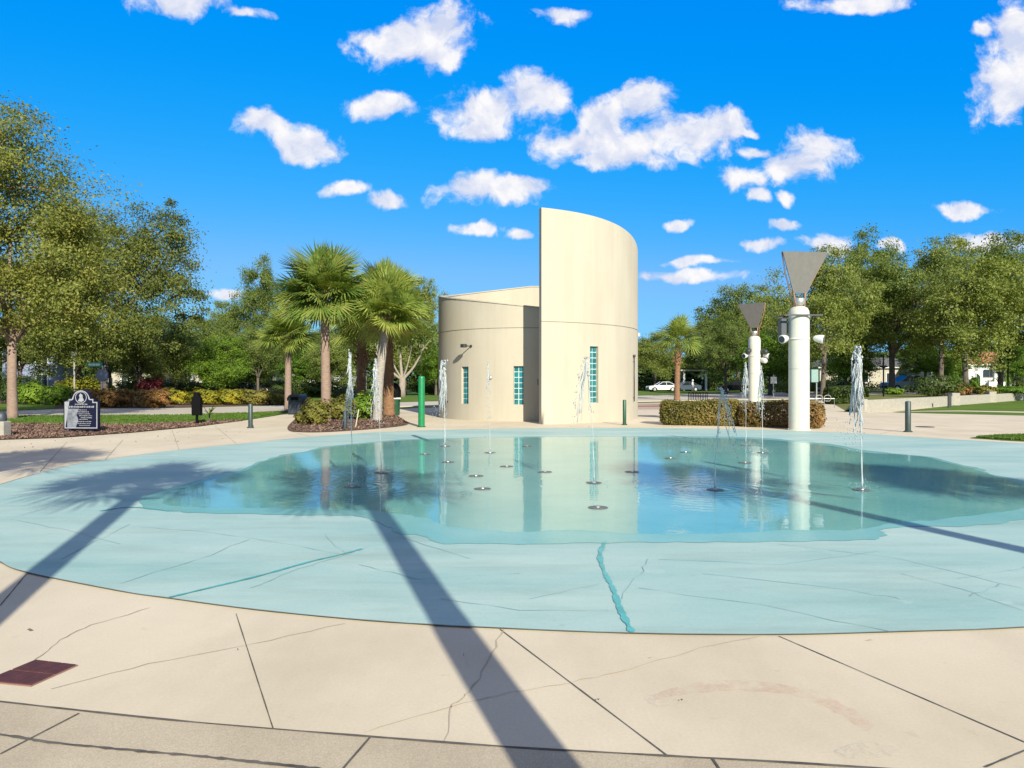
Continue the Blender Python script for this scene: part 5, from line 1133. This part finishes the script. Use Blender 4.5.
t = house('rear_house', 'tan house in deep shade behind the low oaks by the thick plume jet', at(880, 132, TH), R(3), 22, 9, 3.6, 1.8, HOUSECREAM, ROOFGREY, [(-7, .9, 1.6, 1.6), (-3, .9, 1.6, 1.6), (2, .9, 1.6, 1.6), (7, .9, 1.6, 1.6)])
t = thing('garden_arch', 'white rounded garden arch on the terrace in front of the tiled roof house', 'arch', at(974.5, 98, TH))
pr = [(-.95, 0), (-.7, 0), (-.7, 1.6)] + [(-.7 * math.cos(a), 1.6 + .7 * math.sin(a)) for a in [PI * k / 10 for k in range(1, 10)]] + [(.7, 1.6), (.7, 0), (.95, 0), (.95, 2.7), (-.95, 2.7)]
m = MB(); m.prism([(x * .95, z * .92) for x, z in pr], -.2, .2); m.build('arch_body', TRIMWHITE, t); m = MB(); m.box(-1.02, 1.02, -.3, .3, 2.485, 2.62, .02); m.build('cap', TRIMWHITE, t)
for u, lab in ((942, 'low white garden wall beside the clipped round bush'), (986, 'low white garden wall next to the garden arch')):
    t = thing('garden_wall', lab, 'wall', at(u, 98, TH)); m = MB(); m.box(-.8, .8, -.12, .12, 0, 1.5); m.build('wall_body', TRIMWHITE, t); m = MB(); m.box(-.86, .86, -.18, .18, 1.5, 1.6, .02); m.build('cap', PALEPOST, t)
t = thing('garden_bench', 'white garden bench on the terrace past the arch', 'bench', at(998, 90, TH)); m = MB(); m.box(-1, 1, -.3, .2, .42, .5, .02); m.build('seat', TRIMWHITE, t); m = MB(); m.box(-1, 1, .14, .2, .52, 1.0, .02); m.build('backrest', TRIMWHITE, t)
for x in (-.85, .85): m = MB(); m.box(x - .05, x + .05, -.25, .15, 0, .42); m.build('leg', TRIMWHITE, t)
t = thing('pavilion', 'small pale open pavilion on posts among the trees beyond the street', 'pavilion', at(695, 121))
for x in (-1.8, 1.8):
    for y in (0, 2.5): m = MB(); m.box(x - .16, x + .16, y - .16, y + .16, 0, 3.2, .02); m.build('post', TRIMWHITE, t)
m = MB(); m.box(-2.5, 2.5, -.6, 3.1, 3.2, 3.45, .03); m.build('roof', HOUSECREAM, t)

# ------------------------------------------------------------------ person in white walking at the street
def person(label, loc, rz):
    J = {'pelvis': (0, 0, .92), 'waist': (0, .01, 1.08), 'chest': (0, 0, 1.30), 'neck': (0, .01, 1.47), 'head0': (0, -.01, 1.56), 'head1': (0, -.01, 1.70),
         'shl': (-.18, .01, 1.40), 'ell': (-.25, .05, 1.13), 'wrl': (-.24, -.08, .93), 'hal': (-.235, -.12, .84), 'shr': (.18, .01, 1.40), 'elr': (.24, -.02, 1.13), 'wrr': (.24, -.17, .96), 'har': (.235, -.22, .88),
         'hil': (-.10, 0, .88), 'knl': (-.11, -.12, .50), 'anl': (-.11, -.02, .09), 'tol': (-.12, -.2, .04), 'hir': (.10, 0, .88), 'knr': (.11, .02, .48), 'anr': (.11, .24, .12), 'tor': (.12, .08, .04)}
    Rr = dict(pelvis=.145, waist=.13, chest=.15, neck=.058, head0=.085, head1=.088, shl=.068, ell=.045, wrl=.033, hal=.035, shr=.068, elr=.045, wrr=.033, har=.035, hil=.095, knl=.062, anl=.042, tol=.035, hir=.095, knr=.062, anr=.042, tor=.035)
    E = [('pelvis', 'waist'), ('waist', 'chest'), ('chest', 'neck'), ('neck', 'head0'), ('head0', 'head1'), ('chest', 'shl'), ('shl', 'ell'), ('ell', 'wrl'), ('wrl', 'hal'), ('chest', 'shr'), ('shr', 'elr'), ('elr', 'wrr'), ('wrr', 'har'), ('pelvis', 'hil'), ('hil', 'knl'), ('knl', 'anl'), ('anl', 'tol'), ('pelvis', 'hir'), ('hir', 'knr'), ('knr', 'anr'), ('anr', 'tor')]
    ks = list(J); me = bpy.data.meshes.new('person'); me.from_pydata([J[k] for k in ks], [(ks.index(a), ks.index(b)) for a, b in E], [])
    o = bpy.data.objects.new('person', me); COL.objects.link(o); md = o.modifiers.new('skin', 'SKIN')
    sv = me.skin_vertices[0].data
    for i, k in enumerate(ks): sv[i].radius = (Rr[k], Rr[k] * (.8 if k in ('pelvis', 'waist', 'chest') else 1)); sv[i].use_root = k == 'pelvis'
    s2 = o.modifiers.new('sub', 'SUBSURF'); s2.levels = 1; s2.render_levels = 2
    m, t, b = new_mat('white_clothes_and_skin'); tc = N(t, 'ShaderNodeTexCoord'); sp = N(t, 'ShaderNodeSeparateXYZ'); t.links.new(tc.outputs['Object'], sp.inputs[0])
    cr = ramp(t, M_(t, 'DIVIDE', sp.outputs[2], 1.8), [(0, (.05, .05, .06)), (.05, (.55, .52, .47)), (.5, (.75, .74, .70)), (.815, (.75, .74, .70)), (.835, (.45, .30, .22))]); [x for x in t.nodes if x.type == 'VALTORGB'][0].color_ramp.interpolation = 'CONSTANT'
    t.links.new(cr, b.inputs['Base Color']); b.inputs['Roughness'].default_value = .8; me.materials.append(m)
    tag(o, label, 'person'); o.location = loc; o.rotation_euler = (0, 0, rz)
    h = MB(); h.lathe([(.05, 1.82), (.10, 1.79), (.125, 1.72), (.13, 1.69), (.19, 1.685), (.19, 1.675), (.1, 1.672)], 14, (0, -.01, 0)); autosmooth(h.build('hat', TRIMWHITE, o)); return o
person('person in white clothes and hat walking at the street past the parked cars', at(692.7, 106), R(60))
